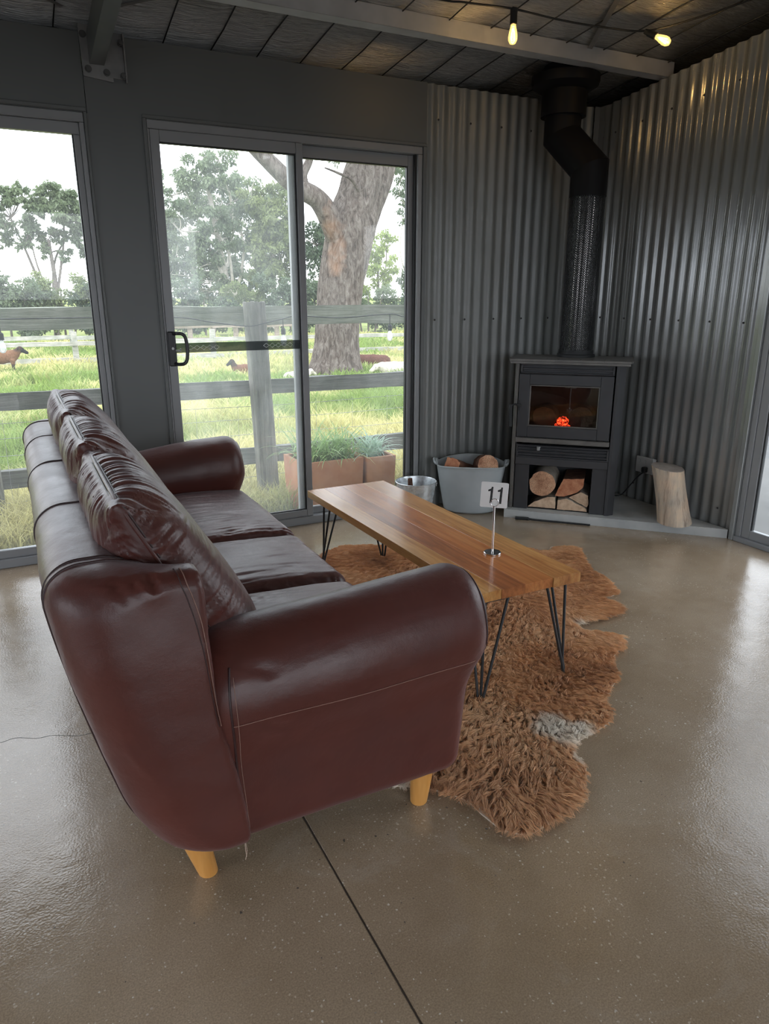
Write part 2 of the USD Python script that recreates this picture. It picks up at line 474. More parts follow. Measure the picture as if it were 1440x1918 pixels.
# ceiling: sagging foil blanket over wires
m_foil = M('foil_blanket', {
    'g': ('geometry', {}),
    'mp': ('mapping', {'scale': (11.0, 170.0, 1.0)}),
    'n': ('noise_texture', {'scale': 1.0, 'detail': 5.0, 'roughness': 0.65, 'distortion': 0.6}),
    'mp2': ('mapping', {'scale': (5.0, 44.0, 1.0)}),
    'n2': ('noise_texture', {'scale': 1.0, 'detail': 3.0, 'roughness': 0.6, 'distortion': 0.8}),
    'sum': ('math', {'math_type': 'multiply_add', 'value2': 2.2}),
    'b': ('bump', {'strength': 1.0, 'distance': 0.028}),
    'r': ('rgb_ramp', {'ramp': [(0.3, (0.30, 0.30, 0.29)), (0.7, (0.74, 0.73, 0.70))]}),
    'p': ('principled_bsdf', {'metallic': 0.80, 'roughness': 0.30})},
    [('g.position', 'mp.vector'), ('mp.vector', 'n.vector'), ('g.position', 'mp2.vector'), ('mp2.vector', 'n2.vector'),
     ('n2.fac', 'sum.value1'), ('n.fac', 'sum.value3'), ('sum.value', 'b.height'), ('b.normal', 'p.normal'), ('n.fac', 'r.fac'), ('r.color', 'p.base_color')])
cl = thing('ceiling', kind='structure')
PUR = [3.61 - 1.15 * k for k in range(7)]
WX = 0.255
def foil(x0, x1, y0, y1):
    nx, ny = int((x1 - x0) / 0.032), int((y1 - y0) / 0.04)
    gx, gy = np.meshgrid(np.linspace(x0, x1, nx), np.linspace(y0, y1, ny), indexing='ij')
    z = ceil_z(gy)
    sagx = np.abs(np.sin((gx - 0.12) / WX * PI)) ** 0.7
    z = z + 0.004 - 0.010 * sagx - 0.012 * np.sin(np.clip((gy - y0) / (y1 - y0), 0, 1) * PI) + 0.008 * (meshkit.fbm(np.stack([gx * 5, gy * 9, gx * 0], -1), 3, 5) - 0.5)
    v = np.stack([gx, gy, z], -1).reshape(-1, 3)
    i, j = np.meshgrid(np.arange(nx - 1), np.arange(ny - 1), indexing='ij')
    q = np.stack([i * ny + j, i * ny + j + 1, (i + 1) * ny + j + 1, (i + 1) * ny + j], -1).reshape(-1, 4)
    return TM(v, q)
edges = [4.42] + PUR + [YF - 0.1]
for a, b in zip(edges[:-1], edges[1:]):
    obj('foil_sheet', foil(XL - 0.1, XR + 0.30, b, a), m_foil, cl, smooth=True)
for k in range(int((XR + 0.2 - XL) / WX) + 1):
    x = 0.12 + WX * (k - int((0.12 - XL) / WX))
    ys = np.linspace(YF, 4.36, 26)
    jit = 0.006 * RNG.standard_normal(26)
    obj('mesh_wire', tube(np.stack([x + jit, ys, ceil_z(ys) - 0.016], 1), 0.0034, 5), m_wire, cl)
obj('roof_sheet', TM([(XL - 0.3, 4.6, ceil_z(4.6) + 0.12), (XR + 0.5, 4.6, ceil_z(4.6) + 0.12), (XR + 0.5, YF - 0.4, ceil_z(YF - 0.4) + 0.12), (XL - 0.3, YF - 0.4, ceil_z(YF - 0.4) + 0.12),
                      (XL - 0.3, 4.6, ceil_z(4.6) + 0.14), (XR + 0.5, 4.6, ceil_z(4.6) + 0.14), (XR + 0.5, YF - 0.4, ceil_z(YF - 0.4) + 0.14), (XL - 0.3, YF - 0.4, ceil_z(YF - 0.4) + 0.14)],
                     [[0, 1, 2, 3], [7, 6, 5, 4], [0, 4, 5, 1], [1, 5, 6, 2], [2, 6, 7, 3], [3, 7, 4, 0]]), m_corr, cl)
# eave and barge linings close the gap above the walls
obj('eave_lining', box(XL - 0.1, XR + 0.32, 4.34, 4.44, 2.45, 2.85), m_black, cl)
obj('eave_lining', box(XL - 0.1, XR + 0.32, YB + 0.06, 4.36, 2.50, 2.53), m_black, cl)
def slopebox(x0, x1, y0, y1, zlo, zhi, mat, name, parent):
    v = [(x, y, f(y)) for f in (zlo, zhi) for x, y in ((x0, y0), (x1, y0), (x1, y1), (x0, y1))]
    return obj(name, TM(v, [[0, 3, 2, 1], [4, 5, 6, 7], [0, 1, 5, 4], [1, 2, 6, 5], [2, 3, 7, 6], [3, 0, 4, 7]]), mat, parent)
slopebox(XR + 0.22, XR + 0.30, YF, 4.42, lambda y: wall_z(y) - 0.08, lambda y: ceil_z(y) + 0.1, m_black, 'eave_lining', cl)
slopebox(XR + 0.06, XR + 0.25, YF, 4.42, lambda y: wall_z(y) - 0.10, lambda y: wall_z(y) - 0.07, m_black, 'eave_lining', cl)
slopebox(XL - 0.1, XL - 0.02, YF, 4.42, lambda y: ceil_z(y) - 0.5, lambda y: ceil_z(y) + 0.1, m_black, 'eave_lining', cl)

# purlins (C-sections); the nearest to the far wall is the one in the picture
m_purlin = pbr('zinc_purlin', (0.42, 0.425, 0.43), rough=0.36, metal=0.25, col2=(0.50, 0.505, 0.51), scale=9)
for k, y in enumerate(PUR[:2]):
    zt = ceil_z(y) - 0.004
    zb = zt - 0.082
    C = cat(box(XL, XR + 0.05, y - 0.042, y - 0.040, zb, zt, 0.0008), box(XL, XR + 0.05, y - 0.042, y + 0.040, zb, zb + 0.002, 0.0008),
            box(XL, XR + 0.05, y - 0.042, y + 0.040, zt - 0.002, zt, 0.0008), box(XL, XR + 0.05, y + 0.038, y + 0.040, zb, zb + 0.016, 0.0008))
    o = obj('roof_purlin', C, m_purlin, None, 'grey steel roof purlin nearest the glazed wall, in front of the flue top' if k == 0 else 'grey steel roof purlin overhead, the second out from the glazed wall', 'beam')
# rafter running back from the column, with its bolted end plate
rf = thing('roof_rafter', 'square steel rafter bolted by an end plate to the column between the windows', 'beam')
RS = 0.104
def sl(x0, x1, y0, y1, z0, z1, mat, name, lab=None):
    v = [(x, y, z + RS * (YB - y)) for z in (z0, z1) for x, y in ((x0, y0), (x1, y0), (x1, y1), (x0, y1))]
    p = obj(name, TM(v, [[0, 3, 2, 1], [4, 5, 6, 7], [0, 1, 5, 4], [1, 2, 6, 5], [2, 3, 7, 6], [3, 0, 4, 7]]), mat, rf)
    if lab:
        tag(p, lab)
m_bolt = pbr('dull_bolt', (0.085, 0.085, 0.083), rough=0.5, metal=0.3)
m_raft = pbr('rafter_steel', (0.115, 0.122, 0.122), rough=0.4, metal=0.2, col2=(0.14, 0.147, 0.146), scale=8)
sl(0.500, 0.567, YF, YB - 0.012, 2.452, 2.585, m_raft, 'beam')
pl = Polygon([(0.468, 2.40), (0.604, 2.386), (0.590, 2.612), (0.464, 2.618)]).buffer(-0.004).buffer(0.004)
e = trimesh.creation.extrude_polygon(pl, 0.012, engine='earcut')
e.apply_transform([[1, 0, 0, 0], [0, 0, -1, YB - 0.0005], [0, 1, 0, 0], [0, 0, 0, 1]])
obj('end_plate', e, m_plate, rf)
obj('column_channel', cat(box(0.592, 0.668, YB - 0.004, YB + 0.03, 2.404, 2.60, 0.002), box(0.660, 0.668, YB - 0.022, YB, 2.388, 2.60, 0.001)), m_plate, rf)
for x, z in ((0.482, 2.575), (0.492, 2.432), (0.575, 2.424), (0.652, 2.56), (0.652, 2.418)):
    b = trimesh.creation.cylinder(0.0115, 0.012, sections=6)
    rot(b, [1, 0, 0], 90); move(b, x, YB - 0.016, z)
    w = trimesh.creation.cylinder(0.016, 0.003, sections=20)
    rot(w, [1, 0, 0], 90); move(w, x, YB - 0.0135, z)
    obj('bolt', cat(b, w), m_bolt, rf)
# flat bracing straps under the foil
def strap(name, a, b, w, lab):
    a, b = np.array(a, float), np.array(b, float)
    d = b - a; n = np.cross(d, [0, 0, 1.0]); n = n / np.linalg.norm(n) * w / 2
    u = np.array([0, 0, 0.0012])
    v = np.array([a - n, a + n, b + n, b - n, a - n - u, a + n - u, b + n - u, b - n - u])
    obj(name, TM(v, [[0, 1, 2, 3], [7, 6, 5, 4], [0, 4, 5, 1], [1, 5, 6, 2], [2, 6, 7, 3], [3, 7, 4, 0]]), m_plate, None, lab, 'strap')
def cz(x, y, d=0.022):
    return (x, y, ceil_z(y) - d)
strap('roof_strap', cz(3.09, 3.58), cz(2.44, 2.4), 0.028, 'flat metal strap across the foil between the two lit bulbs')
strap('roof_strap', cz(0.58, 4.02), cz(2.2, 2.6), 0.024, 'dark bracing strap running diagonally off the right of the rafter foot')
strap('roof_strap', cz(0.40, 4.06), cz(-1.2, 2.9), 0.024, 'dark bracing strap running diagonally off the left of the rafter foot')
# ------------------------------------------------------------------ glazing
def glass_mat(name, dust, tintc=(0.985, 0.995, 0.99)):
    n = {'g': ('geometry', {}), 't': ('transparent_bsdf', {'color': tintc}), 'gl': ('glossy_bsdf', {'color': (1, 1, 1), 'roughness': 0.005}),
         'f': ('fresnel', {'IOR': 1.5}), 'fm': ('math', {'math_type': 'multiply', 'value2': 0.5}), 'm1': ('mix_closure', {}),
         'd': ('translucent_bsdf', {'color': (0.80, 0.84, 0.82)}), 'n': ('noise_texture', {'scale': 3.0, 'detail': 6.0, 'roughness': 0.7}),
         'mr': ('map_range', {'from_min': 0.3, 'from_max': 0.75, 'to_min': dust * 0.5, 'to_max': dust * 1.5}), 'm2': ('mix_closure', {})}
    l = [('f.fac', 'fm.value1'), ('fm.value', 'm1.fac'), ('t.BSDF', 'm1.closure1'), ('gl.BSDF', 'm1.closure2'), ('g.position', 'n.vector'), ('n.fac', 'mr.value'),
         ('mr.result', 'm2.fac'), ('m1.closure', 'm2.closure1'), ('d.BSDF', 'm2.closure2')]
    return M(name, n, l, surface='m2.closure')
m_glass = glass_mat('window_glass', 0.014)
m_glass_h = glass_mat('dusty_door_glass', 0.040)

def fr(parent, name, x0, x1, z0, z1, y0, y1, mat=None, b=0.003, label=None):
    return obj(name, box(x0, x1, y0, y1, z0, z1, b), mat or m_alu, parent, label)

# window_1: the fixed glazing left of the column
w1 = thing('window_1', kind='structure')
fr(w1, 'frame_head', W0, W1, 2.200, H1, YB - 0.004, YB + 0.09)
fr(w1, 'frame_sill', W0, W1, 0, 0.048, YB - 0.012, YB + 0.09)
fr(w1, 'frame_jamb', 0.424, W1, 0.0485, 2.1995, YB - 0.004, YB + 0.09)
fr(w1, 'frame_jamb', W0, W0 + 0.023, 0.0485, 2.1995, YB - 0.004, YB + 0.09)
for a, b in ((-0.74, 0.4235), (W0 + 0.0235, -0.741)):
    fr(w1, 'sash_rail', a, b, 2.146, 2.1995, YB + 0.008, YB + 0.045)
    fr(w1, 'sash_rail', a, b, 0.0485, 0.092, YB + 0.008, YB + 0.045)
    fr(w1, 'sash_stile', b - 0.030, b, 0.0925, 2.1455, YB + 0.008, YB + 0.045)
    fr(w1, 'sash_stile', a, a + 0.030, 0.0925, 2.1455, YB + 0.008, YB + 0.045)
    fr(w1, 'glazing_bead', b - 0.036, b - 0.030, 0.0925, 2.1455, YB + 0.012, YB + 0.040, m_alu_dark, 0.001)
    fr(w1, 'pane', a + 0.026, b - 0.026, 0.088, 2.150, YB + 0.023, YB + 0.028, m_glass, 0)

# door_1: two-leaf sliding door, the left leaf slides and runs in front
d1 = thing('door_1', kind='structure')
fr(d1, 'frame_head', D0, D1, 2.202, H1, YB - 0.006, YB + 0.09)
fr(d1, 'frame_sill', D0, D1, 0, 0.050, YB - 0.014, YB + 0.09)
fr(d1, 'frame_jamb', D0, D0 + 0.010, 0.0505, 2.2015, YB - 0.006, YB + 0.09)
fr(d1, 'frame_jamb', 2.304, D1, 0.0505, 2.2015, YB - 0.006, YB + 0.09)
fr(d1, 'jamb_channel', 2.292, 2.3035, 0.0505, 2.2015, YB + 0.012, YB + 0.034, m_alu_dark, 0.001)
# sliding leaf
ya, yb = YB - 0.002, YB + 0.030
fr(d1, 'sliding_leaf_stile', 0.752, 0.799, 0.0505, 2.2015, ya, yb)
fr(d1, 'sliding_leaf_stile', 1.532, 1.572, 0.0505, 2.2015, ya, yb)
fr(d1, 'sliding_leaf_rail', 0.7995, 1.5315, 2.146, 2.2015, ya, yb)
fr(d1, 'sliding_leaf_rail', 0.7995, 1.5315, 0.0505, 0.094, ya, yb)
for a, b, c, d in ((0.7995, 1.5315, 2.139, 2.1455), (0.7995, 1.5315, 0.0945, 0.099), (1.522, 1.5315, 0.0995, 2.1385)):
    fr(d1, 'glazing_bead', a, b, c, d, ya + 0.008, yb - 0.004, m_alu_dark, 0.001)
fr(d1, 'pane', 0.796, 1.5325, 0.092, 2.148, YB + 0.012, YB + 0.017, m_glass_h, 0, label='dusty glass of the sliding leaf')
# fixed leaf, set back
yc, yd = YB + 0.042, YB + 0.075
fr(d1, 'fixed_leaf_stile', 1.500, 1.560, 0.0505, 2.2015, yc, yd)
fr(d1, 'fixed_leaf_stile', 2.262, 2.3035, 0.0505, 2.2015, yc, yd)
fr(d1, 'fixed_leaf_rail', 1.5605, 2.2615, 2.140, 2.2015, yc, yd)
fr(d1, 'fixed_leaf_rail', 1.5605, 2.2615, 0.0505, 0.094, yc, yd)
fr(d1, 'glazing_bead', 2.256, 2.2615, 0.0945, 2.1395, yc + 0.004, yd - 0.004, m_alu_dark, 0.001)
fr(d1, 'glazing_bead', 1.5605, 2.2555, 2.134, 2.1395, yc + 0.004, yd - 0.004, m_alu_dark, 0.001)
fr(d1, 'pane', 1.555, 2.265, 0.090, 2.144, YB + 0.057, YB + 0.062, m_glass, 0)

# handle of the sliding leaf: lock body and a D-shaped pull
m_hblk = pbr('black_handle', (0.008, 0.008, 0.009), rough=0.35)
hd = obj('door_handle', cat(box(0.754, 0.797, YB - 0.016, YB - 0.0025, 1.022, 1.208, 0.006)), m_hblk, d1)
Dp = spline([(0.786, YB - 0.014, 1.196), (0.800, YB - 0.040, 1.199), (0.826, YB - 0.050, 1.196), (0.842, YB - 0.052, 1.175), (0.848, YB - 0.052, 1.115), (0.842, YB - 0.052, 1.060),
             (0.826, YB - 0.050, 1.038), (0.800, YB - 0.040, 1.034), (0.786, YB - 0.014, 1.036)], 60)
hp = tube(Dp, 0.0095, 10)
obj('pull', hp, m_hblk, hd)
kc = trimesh.creation.cylinder(0.007, 0.006, sections=16); rot(kc, [1, 0, 0], 90); move(kc, 0.777, YB - 0.0185, 1.118)
obj('key_cylinder', kc, m_gal, hd, 'small chrome key cylinder')
lv = cat(box(0.800, 0.820, YB - 0.028, YB - 0.018, 1.100, 1.112, 0.004), tube([(0.79, YB - 0.02, 1.106), (0.815, YB - 0.024, 1.106), (0.818, YB - 0.026, 1.118)], 0.005, 8))
obj('thumb_latch', lv, m_gal, hd, 'small chrome thumb latch')

# manifestation strip on the glass: a dark band with two runs of outlined diamonds
m_band = M('dark_film', {'t': ('transparent_bsdf', {'color': (0.62, 0.64, 0.65)}), 'd': ('diffuse_bsdf', {'color': (0.015, 0.017, 0.018)}), 'm': ('mix_closure', {'fac': 0.48})},
           [('t.BSDF', 'm.closure1'), ('d.BSDF', 'm.closure2')], surface='m.closure')
m_white = pbr('white_print', (0.75, 0.75, 0.75), rough=0.5)
bd = obj('safety_strip', box(0.7995, 1.522, YB + 0.0105, YB + 0.0118, 1.092, 1.143), m_band, d1, 'dark safety strip printed with outlined diamonds')
def diamond(cx, cz, w, h, t=0.0016):
    o = Polygon([(cx - w, cz), (cx, cz - h), (cx + w, cz), (cx, cz + h)])
    i = Polygon([(cx - w + t * 1.6, cz), (cx, cz - h + t * 1.6), (cx + w - t * 1.6, cz), (cx, cz + h - t * 1.6)])
    e = trimesh.creation.extrude_polygon(o.difference(i), 0.0006, engine='earcut')
    e.apply_transform([[1, 0, 0, 0], [0, 0, -1, YB + 0.0102], [0, 1, 0, 0], [0, 0, 0, 1]])
    return e
for x0 in (0.878, 1.315):
    for k in range(5):
        obj('diamond', diamond(x0 + 0.0365 * k, 1.1175, 0.0178, 0.0135), m_white, bd)

# door_2: sliding door in the right-hand wall, running towards the camera
d2 = thing('door_2', kind='structure')
def fy(name, y0, y1, z0, z1, x0, x1, mat=None, b=0.003):
    return obj(name, box(x0, x1, y0, y1, z0, z1, b), mat or m_alu, d2)
fy('frame_sill', DR0, DR1, 0, 0.030, XR - 0.020, XR + 0.09)
fy('frame_head', DR0, DR1, 2.20, H1, XR - 0.006, XR + 0.09)
fy('frame_jamb', 2.640, DR1, 0.0305, 2.1995, XR - 0.006, XR + 0.09)
fy('frame_jamb', DR0, DR0 + 0.03, 0.0305, 2.1995, XR - 0.006, XR + 0.09)
for a, b, x0 in ((1.45, 2.6395, XR + 0.002), (0.3305, 1.50, XR + 0.042)):
    fy('leaf_stile', b - 0.052, b, 0.0305, 2.1995, x0, x0 + 0.032)
    fy('leaf_stile', a, a + 0.045, 0.0305, 2.1995, x0, x0 + 0.032)
    fy('leaf_rail', a + 0.0455, b - 0.0525, 0.0305, 0.082, x0, x0 + 0.032)
    fy('leaf_rail', a + 0.0455, b - 0.0525, 2.146, 2.1995, x0, x0 + 0.032)
    fy('glazing_bead', b - 0.061, b - 0.0525, 0.0825, 2.1455, x0 + 0.006, x0 + 0.028, m_alu_dark, 0.001)
    fy('pane', a + 0.04, b - 0.05, 0.08, 2.148, x0 + 0.014, x0 + 0.019, m_glass, 0)
# ------------------------------------------------------------------ outside: paddock
GZ = -0.30
def ground_z(x, y):
    """Ground falls gently from the building to the paddock, with low tussocky relief."""
    d = np.maximum(np.maximum(y - YB, 0), np.maximum(np.abs(x) - 5, 0) * 0.5)
    return -0.10 - 0.20 * sstep(0.9, 9.0, d) + 0.05 * (meshkit.fbm(np.stack([x * 0.45, y * 0.45, x * 0], -1), 3, 3) - 0.5) * sstep(0.6, 4.0, d)
m_soil = M('grassy_soil', {
    'g': ('geometry', {}), 'n': ('noise_texture', {'scale': 0.8, 'detail': 6.0, 'roughness': 0.7}), 'n2': ('noise_texture', {'scale': 14.0, 'detail': 4.0}),
    'r': ('rgb_ramp', {'ramp': [(0.30, (0.11, 0.165, 0.035)), (0.50, (0.19, 0.23, 0.06)), (0.66, (0.33, 0.31, 0.12)), (0.80, (0.42, 0.36, 0.18))]}),
    'r2': ('rgb_ramp', {'ramp': [(0.3, (0.6, 0.6, 0.6)), (0.7, (1.2, 1.2, 1.2))]}), 'm': ('mix', {'mix_type': 'multiply', 'fac': 1.0}),
    'p': ('principled_bsdf', {'roughness': 0.95, 'specular_ior_level': 0.1})},
    [('g.position', 'n.vector'), ('g.position', 'n2.vector'), ('n.fac', 'r.fac'), ('n2.fac', 'r2.fac'), ('r.color', 'm.color1'), ('r2.color', 'm.color2'), ('m.color', 'p.base_color')])
def gridmesh(xs, ys, zf):
    gx, gy = np.meshgrid(xs, ys, indexing='ij')
    v = np.stack([gx, gy, zf(gx, gy)], -1).reshape(-1, 3)
    nx, ny = len(xs), len(ys)
    i, j = np.meshgrid(np.arange(nx - 1), np.arange(ny - 1), indexing='ij')
    q = np.stack([i * ny + j, (i + 1) * ny + j, (i + 1) * ny + j + 1, i * ny + j + 1], -1).reshape(-1, 4)
    return TM(v, q)
xs = np.concatenate([np.linspace(-250, -12, 24), np.linspace(-11, 30, 140), np.linspace(31, 250, 24)])
ys = np.concatenate([np.linspace(YB + 0.09, 30, 130), np.linspace(31, 400, 40)])
obj('paddock_ground', gridmesh(xs, ys, ground_z), m_soil, None, kind='structure', smooth=True)
m_yard = pbr('gravel_yard', (0.060, 0.060, 0.062), rough=0.9, col2=(0.085, 0.083, 0.082), scale=20)
obj('yard_ground', box(-250, 250, -250, YF - 0.1, -0.16, -0.10), m_yard, None, kind='structure')
obj('yard_ground', prism([(4.3, YB + 0.09), (40, YB + 0.09), (40, 26), (26, 26)], -0.4, -0.055), m_yard, None, kind='structure')
obj('yard_ground', box(XR + 0.08, 250, YF - 0.1, YB + 0.089, -0.16, -0.10), m_yard, None, kind='structure')
obj('yard_ground', box(-250, XL - 0.1, YF - 0.1, YB + 0.089, -0.16, -0.10), m_yard, None, kind='structure')
# ------------------------------------------------------------------ leather sofa
m_leather = M('burgundy_leather', {
    'g': ('geometry', {}),
    'n': ('noise_texture', {'scale': 5.0, 'detail': 4.0, 'roughness': 0.6}),
    'r': ('rgb_ramp', {'ramp': [(0.3, (0.046, 0.0108, 0.0078)), (0.7, (0.062, 0.0155, 0.0108))]}),
    'v': ('voronoi_texture', {'scale': 420.0, 'feature': 'f1'}),
    'n2': ('noise_texture', {'scale': 46.0, 'detail': 5.0, 'roughness': 0.62}),
    's': ('math', {'math_type': 'multiply_add', 'value2': 0.10}),
    'b': ('bump', {'strength': 0.16, 'distance': 0.006}),
    'nr': ('noise_texture', {'scale': 9.0, 'detail': 3.0}),
    'mr': ('map_range', {'from_min': 0.3, 'from_max': 0.7, 'to_min': 0.34, 'to_max': 0.44}),
    'p': ('principled_bsdf', {'specular_ior_level': 0.50, 'sheen_weight': 0.06, 'sheen_roughness': 0.45, 'sheen_tint': (0.90, 0.93, 1.0)})},
    [('g.position', 'n.vector'), ('n.fac', 'r.fac'), ('r.color', 'p.base_color'), ('g.position', 'v.vector'), ('g.position', 'n2.vector'),
     ('v.distance', 's.value1'), ('n2.fac', 's.value3'), ('s.value', 'b.height'), ('b.normal', 'p.normal'), ('g.position', 'nr.vector'), ('nr.fac', 'mr.value'), ('mr.result', 'p.roughness')])
m_thread = pbr('pale_thread', (0.20, 0.11, 0.085), rough=0.7)
m_seam = pbr('dark_leather_seam', (0.020, 0.007, 0.007), rough=0.45)
m_beech = pbr('honey_beech', (0.55, 0.27, 0.075), rough=0.32, col2=(0.46, 0.21, 0.05), scale=3.0, stretch=(18, 18, 2.5), coat_weight=0.3)

sofa = thing('sofa', 'burgundy leather three-seater sofa with rolled arms and short beech legs', 'sofa')
Y0, Y1 = 1.435, 3.800                      # outer faces of the two ends
YM = (Y0 + Y1) / 2

def back_shift(z):
    """How far the outer back face is in front of its top, at height z (the back leans out towards the top)."""
    t = np.clip((0.84 - z) / 0.75, 0, 1)
    return 0.16 * t ** 1.35 + 0.05 * np.clip((0.25 - z) / 0.17, 0, 1) ** 2

def f_back(p):
    x, y, z = p[:, 0], p[:, 1], p[:, 2]
    X = x - back_shift(z)
    Y = np.abs(y - YM) + 0.012 * np.clip((0.62 - z) / 0.55, 0, 1) ** 1.5 + 0.015 * sstep(0.62, 0.84, z) - 0.0
    hy = (Y1 - Y0) / 2
    # plan: outer rounded outline minus inner one (opening towards +x)
    r = 0.15
    qx, qy = (-0.022 + r) - X, Y - (hy - r)
    out = np.where((qx > 0) & (qy > 0), np.hypot(qx, qy) - r, np.maximum(qx, qy) - r)
    tb, tw = 0.215, 0.105
    ri = 0.09
    ix, iy = (-0.022 + tb + ri) - X, Y - (hy - tw - ri)
    inn = np.where((ix > 0) & (iy > 0), np.hypot(ix, iy) - ri, np.maximum(ix, iy) - ri)
    d2 = np.maximum(out, -inn)
    backness = 1 - sstep(0.12, 0.24, X)
    rr = 0.040 + 0.050 * backness
    zt = 0.842 - 0.012 * sstep(0.1, 0.3, X) + 0.010 * np.cos((y - YM) * 1.2)
    dz = np.maximum(z - zt, 0.085 - z)
    # bottom edge rounded more
    rr = np.where(z < 0.4, 0.05, rr)
    # the front edge is cut square and only softened
    front = x - (0.288 + (0.84 - z) * 0.098 + 0.01 * np.sin(z * 9))
    def both(p_, q_, r_):
        a, b = p_ + r_, q_ + r_
        return np.hypot(np.maximum(a, 0), np.maximum(b, 0)) + np.minimum(np.maximum(a, b), 0) - r_
    return both(both(d2, dz, rr), front, 0.016) * 0.8

def displaced(f, v, q, disp):
    g = grad(f, v, 0.002)
    g /= np.linalg.norm(g, axis=1, keepdims=True) + 1e-9
    return v + g * disp(v)[:, None], q

def fn(v, s, seed, o=3):
    return meshkit.fbm(v * s, o, seed) - 0.5

def ridge(v, a, b, width, depth):
    """A crease from a to b (narrow groove with a soft shoulder)."""
    a, b = np.asarray(a, float), np.asarray(b, float)
    ab = b - a
    t = np.clip(((v - a) @ ab) / (ab @ ab), 0, 1)
    dd = np.linalg.norm(v - a - t[:, None] * ab, axis=1)
    fade = np.sin(np.clip(t, 0, 1) * PI) ** 0.5
    return -depth * fade * np.exp(-(dd / width) ** 2) + 0.35 * depth * fade * np.exp(-((dd - 2.0 * width) / (1.3 * width)) ** 2)

CREASE = [((0.07, 1.50, 0.86), (0.11, 1.425, 0.80)), ((0.115, 1.50, 0.855), (0.14, 1.42, 0.775)), ((0.15, 1.495, 0.85), (0.175, 1.42, 0.79)),
          ((0.185, 1.49, 0.845), (0.20, 1.43, 0.80)), ((0.06, 1.445, 0.50), (0.12, 1.43, 0.40)), ((0.09, 1.45, 0.45), (0.16, 1.42, 0.33))]
def d_back(v):
    d = 0.006 * fn(v, 5.0, 1) + 0.003 * fn(v, 16.0, 2)
    for a, b in CREASE:
        d += ridge(v, a, b, 0.008, 0.015)
    return d
v, q = surface_nets(f_back, (-0.10, Y0 - 0.06, 0.06), (0.42, Y1 + 0.06, 0.90), 0.0125)
obj('back_frame', displaced(f_back, v, q, d_back), m_leather, sofa, smooth=True)

def seam(f, pts, r, name, mat, n=60, parent=sofa, lift=0.0):
    P = onto(f, spline(np.asarray(pts, float), n))
    if lift:
        g = grad(f, P, 0.003); g /= np.linalg.norm(g, axis=1, keepdims=True)
        P = P + g * lift
    return obj(name, tube(P, r, 6), mat, parent, smooth=True)

def outline_y(y):      # a seam over the top of the back in the plane y = const
    return [(0.20, y, 0.74), (0.19, y, 0.80), (0.16, y, 0.845), (0.08, y, 0.86), (0.0, y, 0.83), (-0.02, y, 0.76), (0.03, y, 0.60), (0.09, y, 0.36), (0.16, y, 0.12)]
for y in (2.09, 2.67, 3.20):
    seam(f_back, outline_y(y), 0.0032, 'back_seam', m_seam, 90)
for y, k in ((1.615, 0), (1.585, 1), (3.62, 0)):
    seam(f_back, outline_y(y), 0.0035, 'back_seam', m_seam, 90)

# rolled arms
def arm_f(sign):
    ya = YM + sign * ((Y1 - Y0) / 2 - 0.118)        # axis of the roll
    def f(p):
        x, y, z = p[:, 0], (p[:, 1] - ya) * sign, p[:, 2]      # y > 0: outwards
        if sign > 0:
            x = x + 0.060 * sstep(0.35, 0.9, x)
        lean = 0.016 * np.clip((0.48 - z) / 0.4, 0, 1)
        q = np.stack([x, y + lean, z], 1)
        bx = 0.020 * np.clip((z - 0.15) / 0.35, 0, 1)
        q[:, 0] -= bx
        panel = rbox(q, (0.640, 0.000, 0.317), (0.362, 0.103, 0.232), 0.062)
        # roll: an elongated rounded cylinder along x, slightly tilted up to the front, bulging out
        zc = 0.556 - 0.060 * np.clip((1.0 - x) / 0.7, 0, 1.1) ** 1.4
        rr = np.hypot((y + 0.034 * sstep(0.72, 0.30, x)) / 1.0, z - zc) + 0.004 * sstep(0.6, 0.28, x)
        fx = np.maximum(0.285 - x, x - 1.052)
        rd = 0.075
        a, b = rr - 0.137 + rd, fx + rd
        roll = np.hypot(np.maximum(a, 0), np.maximum(b, 0)) + np.minimum(np.maximum(a, b), 0) - rd
        return smin(panel, roll, 0.10) * 0.9
    return f, ya
ARM = {}
